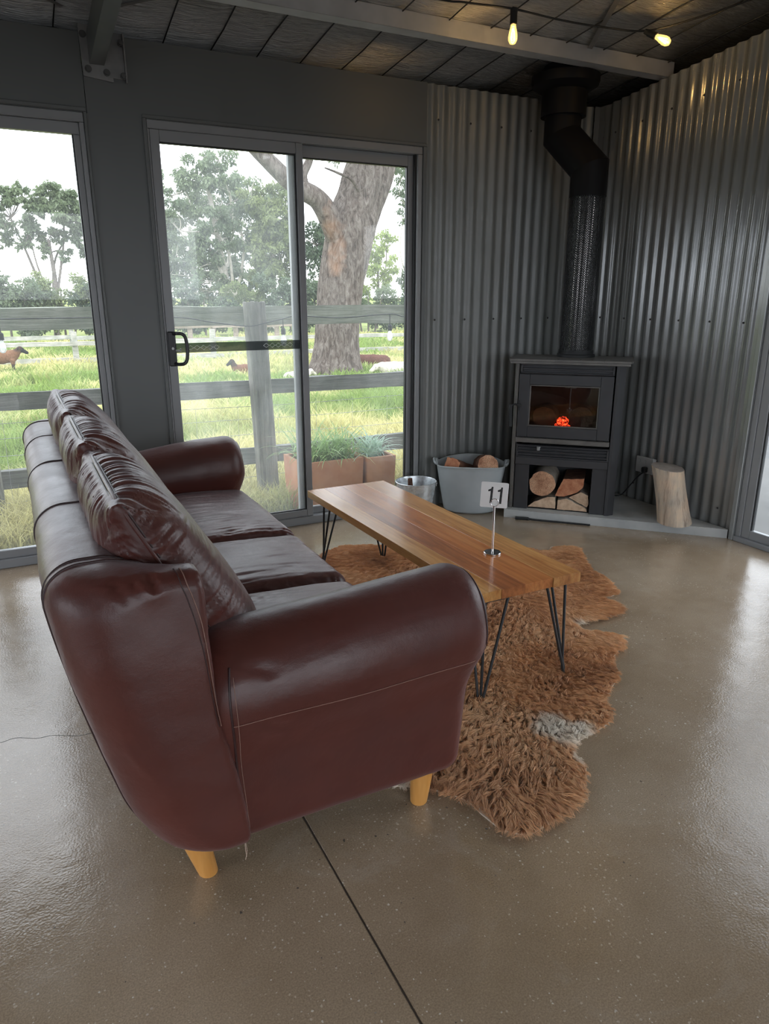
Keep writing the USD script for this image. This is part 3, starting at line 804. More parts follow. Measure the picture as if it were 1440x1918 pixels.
for sign, who in ((-1, 'near'), (1, 'far')):
    f, ya = arm_f(sign)
    ARM[sign] = f
    def d_arm(v, ya=ya, sign=sign):
        d = 0.004 * fn(v, 5.0, 7) + 0.0022 * fn(v, 18.0, 8)
        yo = ya + sign * 0.11
        for k in range(5):
            x = 0.93 + 0.022 * k
            d += ridge(v, (x - 0.03, yo, 0.50 - 0.01 * k), (x + 0.055, yo - sign * 0.01, 0.445 + 0.012 * k), 0.006, 0.0045)
        for k in range(4):
            d += ridge(v, (1.03 + 0.004 * k, ya + sign * 0.10, 0.60 - 0.03 * k), (1.05, ya + sign * 0.04, 0.66 - 0.025 * k), 0.006, 0.004)
        d += ridge(v, (0.37, yo, 0.47), (0.47, yo, 0.41), 0.012, 0.005) + ridge(v, (0.36, yo, 0.60), (0.45, yo, 0.56), 0.014, 0.004)
        return d
    v, q = surface_nets(f, (0.20, ya - 0.19, 0.06), (1.09, ya + 0.19, 0.72), 0.0115)
    obj('arm', displaced(f, v, q, d_arm), m_leather, sofa, smooth=True)
    yo = ya + sign * 0.12
    seam(f, [(0.335, yo, 0.452), (0.5, yo, 0.458), (0.7, yo, 0.463), (0.85, yo, 0.467), (0.99, yo, 0.468)], 0.0011, 'stitch_line', m_thread, 60, lift=0.0012)
    # seam where the arm panel meets the wing, and piping round the front of the roll
    seam(f, [(0.330, yo, 0.62), (0.334, yo, 0.48), (0.340, yo, 0.34), (0.348, yo, 0.22), (0.354, yo, 0.135)], 0.0030, 'side_seam', m_seam, 60)
    seam(f, [(0.343, yo, 0.58), (0.347, yo, 0.48), (0.353, yo, 0.34), (0.361, yo, 0.22), (0.367, yo, 0.135)], 0.0010, 'stitch_line', m_thread, 60, lift=0.001)
    zc = 0.557
    seam(f, [(1.045, ya + sign * 0.14 * math.sin(t), zc + 0.14 * math.cos(t)) for t in np.linspace(-0.9, 2.6, 16)], 0.0026, 'front_seam', m_seam, 60)
# double stitching on the near and far wing, just behind its front edge
for sign in (-1, 1):
    yo = YM + sign * ((Y1 - Y0) / 2 + 0.01)
    for off in (0.0, 0.012):
        P = [(0.245 + off, yo - sign * 0.07, 0.838), (0.256 + off, yo, 0.80), (0.274 + off, yo, 0.72), (0.288 + off, yo, 0.62), (0.300 + off, yo, 0.52), (0.308 + off, yo, 0.46)]
        seam(f_back, P, 0.0012, 'stitch_line', m_thread if off else m_seam, 50, lift=0.0008)
# loose thread at the foot of the near seam
obj('loose_thread', cat(tube(spline([(0.352, Y0 + 0.028, 0.112), (0.350, Y0 + 0.020, 0.085), (0.353, Y0 + 0.024, 0.062)], 12), 0.0006, 4),
                        tube(spline([(0.352, Y0 + 0.028, 0.112), (0.354, Y0 + 0.022, 0.08), (0.349, Y0 + 0.022, 0.055)], 12), 0.0006, 4)), pbr('raw_thread', (0.5, 0.38, 0.3), rough=0.8), sofa)

# seat base under the cushions
f_base = lambda p: rbox(p, (0.60, YM, 0.185), (0.375, 0.99, 0.105), 0.045)
v, q = surface_nets(f_base, (0.18, Y0, 0.05), (1.02, Y1, 0.32), 0.02)
obj('seat_base', (v, q), m_leather, sofa, smooth=True)

# seat cushions
SY = [(1.655, 2.215), (2.215, 2.765), (2.765, 3.575)]
for k, (a, b) in enumerate(SY):
    c, hw = (a + b) / 2, (b - a) / 2 - 0.0025
    top = (0.435, 0.440, 0.445)[k]
    def f(p, c=c, hw=hw, top=top):
        u, w = (p[:, 0] - 0.61) / 0.37, (p[:, 1] - c) / hw
        crown = 0.026 * (1 - np.clip(u, -1, 1) ** 2) * (1 - np.clip(w, -1, 1) ** 4) - 0.012 * np.clip(u, 0, 1) ** 3
        z = p[:, 2] - crown
        return rbox(np.stack([p[:, 0], p[:, 1], z], 1), (0.612, c, (top + 0.27) / 2), (0.372, hw, (top - 0.27) / 2), 0.052)
    def dsp(v, k=k, c=c, hw=hw):
        # creases run from the back to the front, wandering; strongest along the sides
        u = v[:, 1] + 0.10 * fn(v * [2.2, 2.2, 0], 1.0, 20 + k) + 0.04 * v[:, 0]
        n = meshkit.fbm(np.stack([u * 34, v[:, 0] * 3.2, 0 * u + k * 7], 1), 3, 30 + k)
        cre = np.abs(2 * n - 1)
        w = np.abs(v[:, 1] - c) / hw
        mask = meshkit.fbm(v * 5, 2, 50 + k)
        d = 0.011 * (np.minimum(cre, 0.35) - 0.35) * (0.35 + 1.1 * sstep(0.45, 0.7, mask)) * (0.6 + 0.6 * w)
        d += 0.010 * fn(v, 4.0, 60 + k)
        # gathered flank at the near side of each cushion's front
        fl = sstep(0.75, 0.98, -(v[:, 1] - c) / hw) * sstep(0.35, 0.9, v[:, 0])
        d += 0.0016 * fl * np.sin(v[:, 0] * 150 + 40 * fn(v, 9, 71))
        return d
    v, q = surface_nets(f, (0.20, a - 0.02, 0.24), (1.01, b + 0.02, 0.50), 0.0082)
    obj('seat_cushion', displaced(f, v, q, dsp), m_leather, sofa, smooth=True)

# back cushions: knife-edge pillows leaning back over the frame
def back_cushion(a, b, k):
    c, hw = (a + b) / 2, (b - a) / 2
    tilt = math.radians(27)
    base = np.array([0.420, c, 0.430])                # foot of the mid plane
    ez = np.array([-math.sin(tilt), 0, math.cos(tilt)])
    ex = np.array([math.cos(tilt), 0, math.sin(tilt)])
    Hc = 0.575 + (0.02, 0.045, 0.055)[k]
    def loc(p):
        d = p - base
        return d @ ex, d[:, 1], d @ ez
    def f(p):
        x, y, z = loc(p)
        u = np.clip(np.abs(y) / hw, 0, 1.3)
        t = np.clip((z - Hc * 0.46) / (Hc * 0.54), -1.3, 1.3)
        # thickness shrinks to the edge seam all round; fuller at the foot
        e = np.clip(1 - np.maximum(u, 0) ** 4.2, 0, 1) ** 0.42 * np.clip(1 - np.abs(t) ** 3.4, 0, 1) ** 0.46
        th = (0.118 + 0.018 * (1 - sstep(0.1, 0.8, z / Hc))) * e + 0.004
        prof = np.abs(x - 0.012 * np.cos(u * 1.6)) - th
        edge = np.maximum(np.abs(y) - hw, np.maximum(z - Hc, -0.02 - z))
        return np.maximum(prof * 0.55, edge)
    def seamline(s):
        """Mid-plane outline, s from 0 (near foot) over the top to 1 (far foot)."""
        out = []
        for q_ in s:
            L = [(-hw + 0.004, 0.05), (-hw + 0.004, Hc - 0.07), (-hw + 0.03, Hc - 0.012), (-hw * 0.5, Hc + 0.0), (0, Hc + 0.002), (hw * 0.5, Hc), (hw - 0.03, Hc - 0.012), (hw - 0.004, Hc - 0.07), (hw - 0.004, 0.05)]
            out.append(q_)
        return L
    P = np.array([base + ez * z + np.array([0, y, 0]) + ex * 0.008 for y, z in seamline([0])])
    def dsp(v):
        x, y, z = loc(v)
        dtop = Hc - z
        dside = hw - np.abs(y)
        de = np.minimum(dtop, dside + 0.015)
        # gathers: short folds at right angles to the seam, fading away from it
        wob = 0.030 * fn(v, 6.0, 80 + k)
        along = np.where(dtop < dside + 0.015, y, z) + wob + 0.10 * (np.abs(x)) * np.sign(y) * 0.3
        n = meshkit.fbm(np.stack([along * 74, de * 5.0, np.sign(x) * 3 + k * 5], 1), 2, 90 + k)
        fade = np.exp(-de / 0.11) * sstep(0.004, 0.022, np.abs(x))
        d = 0.013 * (np.minimum(np.abs(2 * n - 1), 0.5) - 0.32) * fade
        # long soft folds over the body of the pillow
        n2 = meshkit.fbm(np.stack([along * 17, de * 3.0, np.sign(x) * 9 + k * 3], 1), 2, 95 + k)
        d += 0.003 * (np.minimum(np.abs(2 * n2 - 1), 0.5) - 0.30) * np.exp(-de / 0.22)
        d += 0.007 * fn(v, 5.0, 99 + k)
        # pinched corners at the top
        cor = np.exp(-(((np.abs(y) - hw + 0.05) / 0.05) ** 2 + ((z - Hc + 0.05) / 0.05) ** 2))
        d -= 0.016 * cor * sstep(0.0, 0.03, np.abs(x))
        return d
    lo = np.array([0.0, a - 0.02, 0.36]); hi = np.array([0.62, b + 0.02, 1.06])
    v, q = surface_nets(f, lo, hi, 0.0062, project=1)
    mesh = displaced(f, v, q, dsp)
    cu = obj('back_cushion', mesh, m_leather, sofa, smooth=True)
    sp = spline(P, 110)
    obj('piping', tube(sp, 0.0052, 8), m_leather, cu, smooth=True)
    obj('seam_groove', cat(tube(sp + ex * 0.0075 - ez * 0.001, 0.0022, 5), tube(sp - ex * 0.0075 - ez * 0.001, 0.0022, 5)), m_seam, cu, smooth=True)
for k, (a, b) in enumerate(((1.600, 2.240), (2.245, 2.825), (2.830, 3.560))):
    back_cushion(a, b, k)

# turned legs, splayed a little
def leg(x, y, dx, dy):
    m = lathe([(0.0, 0.0), (0.0225, 0.0), (0.0245, 0.003), (0.0355, 0.118), (0.0355, 0.130), (0.0, 0.130)], 28)
    m.vertices[:, 0] += x + dx * (m.vertices[:, 2] / 0.13)
    m.vertices[:, 1] += y + dy * (m.vertices[:, 2] / 0.13)
    obj('leg', m, m_beech, sofa)
for x, y, dx, dy in ((0.268, 1.520, -0.030, 0.005), (0.874, 1.512, 0.012, 0.004), (0.268, 3.715, -0.030, -0.005), (0.874, 3.722, 0.012, -0.004)):
    leg(x, y, dx, dy)
# ------------------------------------------------------------------ cowhide rug
HIDE = [(0.824, 1.605), (0.875, 1.575), (0.928, 1.536), (0.992, 1.451), (1.003, 1.372), (1.019, 1.305), (1.065, 1.259), (1.129, 1.261), (1.217, 1.276), (1.304, 1.32), (1.371, 1.367),
        (1.403, 1.408), (1.448, 1.508), (1.553, 1.537), (1.645, 1.56), (1.709, 1.62), (1.713, 1.664), (1.797, 1.715), (1.89, 1.776), (1.962, 1.879), (2.099, 1.962), (2.143, 2.022),
        (2.128, 2.086), (2.063, 2.147), (2.086, 2.207), (2.191, 2.203), (2.307, 2.208), (2.36, 2.28), (2.355, 2.373), (2.426, 2.366), (2.475, 2.399), (2.551, 2.554), (2.567, 2.671),
        (2.683, 2.885), (2.73, 2.961), (2.636, 3.059), (2.549, 3.022), (2.40, 3.16), (2.22, 3.13), (2.02, 3.31), (1.85, 3.47), (1.684, 3.54), (1.574, 3.596), (1.456, 3.554), (1.36, 3.46),
        (1.29, 3.30), (1.17, 3.12), (1.05, 2.90), (0.96, 2.62), (0.86, 2.32), (0.78, 2.02), (0.735, 1.75), (0.77, 1.64)]
hp0 = np.array(HIDE)
hs = spline(np.vstack([np.column_stack([hp0, np.zeros(len(hp0))]), [hp0[0, 0], hp0[0, 1], 0]]), 520)[:-1, :2]
hpoly = Polygon(hs).buffer(0)
rug = thing('cowhide_rug', 'long-haired tan and ginger cowhide rug with white patches on the concrete floor', 'rug')
m_hide = pbr('hide_skin', (0.40, 0.30, 0.20), rough=0.85, col2=(0.55, 0.47, 0.38), scale=7)
hm = trimesh.creation.extrude_polygon(hpoly, 0.005, engine='earcut'); move(hm, 0, 0, 0.0008)
obj('hide', hm, m_hide, rug, label='pale edge of the bare hide under the hair')
WHITE = [((1.44, 1.66), (1.43, 1.58), 0.055), ((1.44, 1.58), (1.475, 1.51), 0.062), ((1.55, 1.55), (1.50, 1.56), 0.035), ((1.40, 1.42), (1.44, 1.46), 0.022), ((2.04, 2.17), (2.10, 2.15), 0.035), ((0.80, 1.60), (0.86, 1.585), 0.045)]
def hair_mat():
    n = {'g': ('geometry', {}), 'n1': ('noise_texture', {'scale': 2.6, 'detail': 4.0, 'roughness': 0.6}), 'n2': ('noise_texture', {'scale': 34.0, 'detail': 3.0, 'roughness': 0.7}),
         'mx': ('math', {'math_type': 'multiply_add', 'value2': 0.45}), 'sub': ('math', {'math_type': 'subtract', 'value2': 0.22}),
         'r': ('rgb_ramp', {'ramp': [(0.26, (0.28, 0.115, 0.042)), (0.40, (0.52, 0.245, 0.098)), (0.53, (0.70, 0.38, 0.175)), (0.68, (0.79, 0.50, 0.275)), (0.85, (0.84, 0.60, 0.39))]}),
         'wob': ('noise_texture', {'scale': 16.0, 'detail': 3.0}), 'wv': ('vector_math', {'math_type': 'multiply_add', 'vector2': (0.10, 0.10, 0.0)}), 'off': ('vector_math', {'math_type': 'add', 'vector2': (-0.05, -0.05, 0.0)})}
    l = [('g.position', 'n1.vector'), ('g.position', 'n2.vector'), ('n2.fac', 'mx.value1'), ('n1.fac', 'mx.value3'), ('mx.value', 'sub.value1'), ('sub.value', 'r.fac'),
         ('g.position', 'wob.vector'), ('wob.color', 'wv.vector1'), ('g.position', 'wv.vector3'), ('wv.vector', 'off.vector1')]
    # the hide is paler and greyer towards the end nearest the camera
    n['sx'] = ('separate_xyz', {}); n['pm'] = ('map_range', {'from_min': 1.95, 'from_max': 1.35, 'to_min': 0.0, 'to_max': 0.42, 'clamp': True}); n['px'] = ('mix', {'mix_type': 'mix', 'color2': (0.64, 0.40, 0.225)})
    l += [('off.vector', 'sx.vector'), ('sx.y', 'pm.value'), ('pm.result', 'px.fac'), ('r.color', 'px.color1')]
    prev = 'px.color'
    for k, (a, b, rad) in enumerate(WHITE):
        c = ((a[0] + b[0]) / 2, (a[1] + b[1]) / 2, 0.015)
        n[f'd{k}'] = ('vector_math', {'math_type': 'distance', 'vector2': c})
        n[f'm{k}'] = ('map_range', {'from_min': rad * 0.75, 'from_max': rad * 1.5, 'to_min': 0.85, 'to_max': 0.0, 'clamp': True})
        n[f'x{k}'] = ('mix', {'mix_type': 'mix', 'color2': (0.86, 0.80, 0.70)})
        l += [('off.vector', f'd{k}.vector1'), (f'd{k}.value', f'm{k}.value'), (f'm{k}.result', f'x{k}.fac'), (prev, f'x{k}.color1')]
        prev = f'x{k}.color'
    n['p'] = ('principled_bsdf', {'roughness': 0.55, 'specular_ior_level': 0.35, 'sheen_weight': 0.15})
    return M('ginger_hair', n, l + [(prev, 'p.base_color')])
m_hair = hair_mat()
N_HAIR = 198000
rg = np.random.default_rng(5)
cand = np.column_stack([rg.uniform(0.6, 2.8, N_HAIR * 3), rg.uniform(1.2, 3.7, N_HAIR * 3)])
hin = hpoly.buffer(-0.006)
cand = cand[shapely.contains_xy(hin, cand[:, 0], cand[:, 1])][:N_HAIR]
# the hair lies away from a spine that runs down the hide, in wavy locks
SP0, SPD = np.array([1.10, 1.38]), np.array([0.50, 0.866])
rel = cand - SP0
side = rel @ np.array([SPD[1], -SPD[0]])
P3 = np.column_stack([cand * 2.3, np.zeros(len(cand))])
ang0 = math.atan2(SPD[1], SPD[0]) + PI
ang = ang0 + np.where(side > 0, 1, -1) * np.clip(np.abs(side) * 1.6, 0, 1.25) + 2.6 * (meshkit.fbm(P3 + 3.3, 3, 41) - 0.5)
cell = np.floor((cand + 0.02 * (np.column_stack([meshkit.noise(P3 * 9, 1), meshkit.noise(P3 * 9, 2)]))) / 0.014).astype(int)
hsh = (cell[:, 0] * 73856093 ^ cell[:, 1] * 19349663) & 0xffff
clr = np.random.default_rng(8).random((65536, 3))
cr_ = clr[hsh]
cen = (cell + 0.2 + 0.6 * cr_[:, :2]) * 0.014
ang += (cr_[:, 2] - 0.5) * 0.5 + 0.5 * (meshkit.noise(P3 * 7, 77) - 0.5) * 2.0
L = (0.040 + 0.026 * rg.random(len(cand))) * (0.65 + 0.7 * meshkit.noise(P3 * 0.8, 9))
edge_d = shapely.distance(hpoly.exterior, shapely.points(cand))
L *= 0.45 + 0.55 * np.clip(edge_d / 0.03, 0, 1)
dirv = np.column_stack([np.cos(ang), np.sin(ang)])
lat = np.column_stack([-dirv[:, 1], dirv[:, 0]])
pts = []
curl = (cr_[:, 1] - 0.5) * 0.022
for s in (0.0, 0.30, 0.65, 1.0):
    xy = cand + dirv * (L * s)[:, None] + lat * (curl * math.sin(s * PI * 1.2))[:, None]
    tipc = cen + dirv * (L * s)[:, None] + lat * (curl * math.sin(s * PI * 1.2))[:, None]
    k = 0.40 * s
    xy = xy * (1 - k) + tipc * k
    z = 0.004 + (0.016 + 0.010 * cr_[:, 0]) * math.sin(min(s * 1.9, PI * 0.72)) * (0.7 + 0.6 * rg.random(len(cand))) * (0.35 + 0.65 * np.clip(edge_d / 0.05, 0, 1))
    pts.append(np.column_stack([xy, z]))
pts = np.stack(pts, 1).astype(np.float32)
bc = UsdGeom.BasisCurves.Define(stage, pathof(rug) + '/hair')
bc.CreateTypeAttr('linear')
bc.CreateCurveVertexCountsAttr(Vt.IntArray.FromNumpy(np.full(len(pts), 4, np.int32)))
bc.CreatePointsAttr(Vt.Vec3fArray.FromNumpy(pts.reshape(-1, 3)))
wd = np.tile(np.array([0.0011, 0.0011, 0.0009, 0.0004], np.float32), len(pts))
bc.CreateWidthsAttr(Vt.FloatArray.FromNumpy(wd)); bc.SetWidthsInterpolation('vertex')
UsdShade.MaterialBindingAPI.Apply(bc.GetPrim()).Bind(m_hair)
tag(bc, 'long wavy ginger hair', None, None, 'stuff')

# ------------------------------------------------------------------ coffee table
def wood(name, a, b, c, seed):
    return M(name, {
        'g': ('texture_coordinate', {}), 'off': ('vector_math', {'math_type': 'add', 'vector2': (seed * 1.7, seed * 3.1, seed)}),
        'mp': ('mapping', {'scale': (9.0, 0.9, 7.0)}), 'n': ('noise_texture', {'scale': 1.0, 'detail': 6.0, 'roughness': 0.62, 'distortion': 1.1}),
        'mp2': ('mapping', {'scale': (70.0, 3.0, 40.0)}), 'n2': ('noise_texture', {'scale': 1.0, 'detail': 3.0, 'roughness': 0.6}),
        'r': ('rgb_ramp', {'ramp': [(0.28, a), (0.47, b), (0.70, c)]}), 'r2': ('rgb_ramp', {'ramp': [(0.3, (0.74, 0.70, 0.66)), (0.6, (1.08, 1.08, 1.08))]}),
        'm': ('mix', {'mix_type': 'multiply', 'fac': 1.0}), 'b': ('bump', {'strength': 0.05, 'distance': 0.004}),
        'p': ('principled_bsdf', {'roughness': 0.24, 'coat_weight': 0.5, 'coat_roughness': 0.13})},
        [('g.object', 'off.vector1'), ('off.vector', 'mp.vector'), ('mp.vector', 'n.vector'), ('off.vector', 'mp2.vector'), ('mp2.vector', 'n2.vector'), ('n.fac', 'r.fac'), ('n2.fac', 'r2.fac'),
         ('r.color', 'm.color1'), ('r2.color', 'm.color2'), ('m.color', 'p.base_color'), ('n2.fac', 'b.height'), ('b.normal', 'p.normal')])
m_w = [wood('acacia_dark', (0.13, 0.036, 0.012), (0.25, 0.085, 0.028), (0.36, 0.150, 0.052), 1.0),
       wood('acacia_red', (0.20, 0.058, 0.016), (0.33, 0.115, 0.034), (0.40, 0.165, 0.055), 4.0),
       wood('acacia_gold', (0.25, 0.095, 0.024), (0.37, 0.165, 0.048), (0.48, 0.26, 0.09), 9.0),
       wood('acacia_pale', (0.16, 0.050, 0.016), (0.30, 0.125, 0.040), (0.50, 0.27, 0.095), 14.0)]
table = thing('coffee_table', 'long narrow acacia plank coffee table on black hairpin legs', 'table', loc=(1.5215, 1.858, 0), rotz=math.radians(1.4))
TW, TL, TZ, TT = 0.445, 1.530, 0.430, 0.036
xw = [-0.2225, -0.132, -0.030, 0.095, 0.2225]
for k in range(4):
    z0 = TZ - TT - (0.0015 if k == 3 else 0)
    b = box(xw[k] + 0.0001, xw[k + 1] - 0.0001, 0.0 + (0.002, 0, 0.001, -0.003)[k], TL, z0, TZ, 0.0010)
    obj('plank', b, m_w[(2, 0, 1, 3)[k]], table, ('golden plank along the sofa side', 'dark red-brown plank', 'orange-red plank', 'plank along the hearth side, paler at its near end')[k])
def hairpin(cx, cy, sx, sy):
    top = TZ - TT - 0.004
    bot = np.array([cx, cy, 0.0115])
    R = 0.0052
    parts = []
    t1, t2, t3 = np.array([cx + sx * 0.105, cy + sy * 0.006, top]), np.array([cx + sx * 0.006, cy + sy * 0.105, top]), np.array([cx + sx * 0.012, cy + sy * 0.012, top])
    def hair(a, b):
        d = (b - a) / np.linalg.norm(b - a) * 0.011
        return spline([a, a * 0.5 + (bot - d + [0, 0, 0.02]) * 0.5, bot - d + [0, 0, 0.022], bot - d * 0.75 + [0, 0, 0.007], bot, bot + d * 0.75 + [0, 0, 0.007], bot + d + [0, 0, 0.022], b * 0.5 + (bot + d + [0, 0, 0.02]) * 0.5, b], 60)
    parts.append(tube(hair(t1, t2), R, 8))
    parts.append(tube([t3, bot + [sx * 0.003, sy * 0.003, 0.004]], R, 8))
    x0, x1 = sorted((cx - sx * 0.004, cx + sx * 0.115)); y0, y1 = sorted((cy - sy * 0.004, cy + sy * 0.115))
    parts.append(box(x0, x1, y0, y1, top - 0.001, TZ - TT - 0.0002, 0.001))
    obj('hairpin_leg', cat(parts), m_black, table)
hairpin(-0.196, 0.010, 1, 1); hairpin(0.196, 0.020, -1, 1); hairpin(-0.180, 1.455, 1, -1); hairpin(0.180, 1.455, -1, -1)

# table number on its stand
m_chrome = pbr('chrome', (0.75, 0.75, 0.76), rough=0.12, metal=1.0)
m_card = pbr('white_plastic_card', (0.80, 0.79, 0.77), rough=0.4)
m_ink = pbr('black_print', (0.012, 0.012, 0.012), rough=0.5)
sg = thing('table_number', 'white table number card reading 11 on a chrome ring stand', 'sign', loc=(1.571, 2.172, TZ), rotz=math.atan2(-0.586, 0.81))
obj('base', lathe([(0, 0), (0.033, 0), (0.034, 0.0015), (0.034, 0.0045), (0.032, 0.0065), (0.008, 0.0085), (0, 0.0085)], 40), m_chrome, sg)
obj('rod', lathe([(0, 0.008), (0.0042, 0.008), (0.0042, 0.186), (0.0055, 0.187), (0.0055, 0.192), (0, 0.193)], 16), m_chrome, sg)
th = np.linspace(0, 2 * PI, 40)
ring = tube(np.column_stack([0.0150 * np.sin(th), -0.0035 + 0.0 * th, 0.207 - 0.0150 * np.cos(th)]), 0.0013, 8)
ring2 = tube(np.column_stack([0.0150 * np.sin(th), 0.0035 + 0.0 * th, 0.207 - 0.0150 * np.cos(th)]), 0.0013, 8)
obj('ring_clip', cat(ring, ring2), m_chrome, sg)
cp = trimesh.creation.extrude_polygon(shapely.box(-0.056, 0.186, 0.048, 0.286).buffer(-0.006).buffer(0.006), 0.0018, engine='earcut')
cp.apply_transform([[1, 0, 0, 0], [0, 0, -1, 0.0009], [0, 1, 0, 0], [0, 0, 0, 1]])
rot(cp, [0, 1, 0], 2.0, (0, 0, 0.2))
card = obj('card', cp, m_card, sg)
for x in (-0.030, 0.006):
    # each digit is a plain bold 1: stem and flag
    d = Polygon([(x + 0.010, 0.203), (x + 0.0185, 0.203), (x + 0.0205, 0.268), (x + 0.0145, 0.268), (x + 0.0125, 0.261), (x + 0.002, 0.256), (x + 0.002, 0.2495), (x + 0.0115, 0.2515)])
    e = trimesh.creation.extrude_polygon(d, 0.0006, engine='earcut')
    e.apply_transform([[1, 0, 0, 0], [0, 0, -1, -0.0009], [0, 1, 0, 0], [0, 0, 0, 1]])
    rot(e, [0, 1, 0], 2.0, (0, 0, 0.2))
    obj('digit', e, m_ink, card)
# ------------------------------------------------------------------ hearth, wood stove and what stands around it
L0 = np.array([2.801, 3.670, 0.0])
U, N_ = np.array([math.sqrt(.5), -math.sqrt(.5), 0]), np.array([math.sqrt(.5), math.sqrt(.5), 0])
HZ = 0.055
m_hearth = pbr('painted_hearth_slab', (0.34, 0.35, 0.345), rough=0.6, col2=(0.46, 0.465, 0.45), scale=6, bump=0.15, bscale=40, bdist=0.006)
def upt(u, d):
    p = L0 + U * u + N_ * d
    return (p[0], p[1])
hear = [upt(-0.05, -0.045), upt(0.30, -0.052), (3.672, 2.714), (3.679, 2.73), (3.679, 4.105), (3.17, 4.105)]
hb = trimesh.creation.extrude_polygon(Polygon(hear), HZ, engine='earcut')
obj('hearth', hb, m_hearth, None, 'low grey hearth slab across the corrugated corner under the stove', 'hearth')
# dark debris along the front of the hearth
def UVbox(u0, u1, d0, d1, z0, z1, b=0.002):
    m = box(u0, u1, d0, d1, z0, z1, b)
    m.apply_transform(np.array([[U[0], N_[0], 0, L0[0]], [U[1], N_[1], 0, L0[1]], [0, 0, 1, 0], [0, 0, 0, 1]]))
    return m
def UV(m):
    m.apply_transform(np.array([[U[0], N_[0], 0, L0[0]], [U[1], N_[1], 0, L0[1]], [0, 0, 1, 0], [0, 0, 0, 1]]))
    return m
m_st = pbr('charcoal_stove_paint', (0.026, 0.027, 0.030), rough=0.48, col2=(0.034, 0.035, 0.038), scale=8)
m_st2 = pbr('worn_stove_top', (0.095, 0.092, 0.086), rough=0.42, metal=0.3, col2=(0.15, 0.145, 0.135), scale=10)
m_brick = pbr('sooty_firebrick', (0.030, 0.022, 0.018), rough=0.9, col2=(0.075, 0.050, 0.038), scale=9)
stove = thing('wood_stove', 'black freestanding wood stove with a glazed firebox and log store below', 'wood stove')
Z = HZ
# carcass: sides, back, bottom, shelf between firebox and log store
obj('side_panel', UVbox(-0.030, 0.000, 0.030, 0.36, Z, 0.992), m_st, stove)
sp_r = UV(prism([(0.575, 0.0), (0.592, 0.0), (0.630, 0.035), (0.630, 0.36), (0.600, 0.36), (0.600, 0.03), (0.575, 0.03)], Z, 0.992))
obj('side_panel', sp_r, m_st, stove)
obj('corner_post', UV(prism([(-0.030, 0.0285), (-0.030, 0.012), (-0.022, 0.004), (-0.006, 0.004), (-0.006, 0.0285)], Z, 0.992)), m_st2, stove)
obj('back_panel', UVbox(0.0005, 0.5995, 0.345, 0.36, Z, 0.992), m_st, stove)
obj('plinth_front', UVbox(0.0005, 0.090, 0.010, 0.03, Z, 0.352), m_st, stove)
obj('plinth_front', UVbox(0.482, 0.5745, 0.010, 0.03, Z, 0.352), m_st, stove)
obj('store_floor', UVbox(0.001, 0.599, 0.031, 0.344, Z, Z + 0.004), m_black, stove)
obj('store_roof', UVbox(0.001, 0.599, 0.031, 0.344, 0.352, 0.372), m_black, stove)
# top plate with a seam and five holes
holes = [(0.155 + 0.0675 * k, 0.050) for k in range(5)]
tp = Polygon([(-0.072, 0.02), (-0.060, -0.028), (0.655, -0.028), (0.667, 0.02), (0.667, 0.36), (-0.072, 0.36)])
for h in holes:
    tp = tp.difference(shapely.Point(h).buffer(0.008))
t1 = trimesh.creation.extrude_polygon(tp.intersection(shapely.box(-1, -1, 0.4995, 1)), 0.012, engine='earcut'); move(t1, 0, 0, 1.008)
t2 = trimesh.creation.extrude_polygon(tp.intersection(shapely.box(0.5005, -1, 2, 1)), 0.012, engine='earcut'); move(t2, 0, 0, 1.008)
obj('top_plate', UV(t1), m_st2, stove); obj('top_plate', UV(t2), m_st2, stove)
obj('top_rim', UVbox(-0.058, 0.653, -0.026, 0.355, 0.992, 1.0075), m_st2, stove)
# louvres: frame, bars
def louvre(name, u0, u1, z0, z1, n, d0=0.002):
    g = obj(name, cat(UVbox(u0, u1, d0, d0 + 0.02, z0, z0 + 0.008), UVbox(u0, u1, d0, d0 + 0.02, z1 - 0.008, z1), UVbox(u0, u0 + 0.012, d0, d0 + 0.02, z0 + 0.008, z1 - 0.008), UVbox(u1 - 0.012, u1, d0, d0 + 0.02, z0 + 0.008, z1 - 0.008),
                      UVbox(u0, u1, d0 + 0.022, d0 + 0.026, z0, z1)), m_st, stove)
    for k in range(n):
        zc = z0 + (z1 - z0) * (k + 1) / (n + 1)
        obj('louvre_bar', UVbox(u0 + 0.012, u1 - 0.012, d0 + 0.001, d0 + 0.016, zc - 0.0045, zc + 0.0045), m_st, g)
louvre('upper_louvre', 0.004, 0.566, 0.932, 0.990, 1)
louvre('lower_louvre', 0.001, 0.573, 0.402, 0.482, 3, -0.006)
obj('lower_rail', UVbox(0.001, 0.573, -0.007, 0.02, 0.354, 0.4015), m_st, stove)
obj('ash_lip', UVbox(-0.004, 0.570, -0.024, 0.02, 0.500, 0.530, 0.004), m_st2, stove, 'worn paler ash lip under the door')
obj('ash_catch', cat(UVbox(0.132, 0.156, -0.018, -0.006, 0.468, 0.478), UVbox(0.135, 0.153, -0.026, -0.016, 0.452, 0.478, 0.003)), m_gal, stove, 'small bright metal catch on the lower louvre')
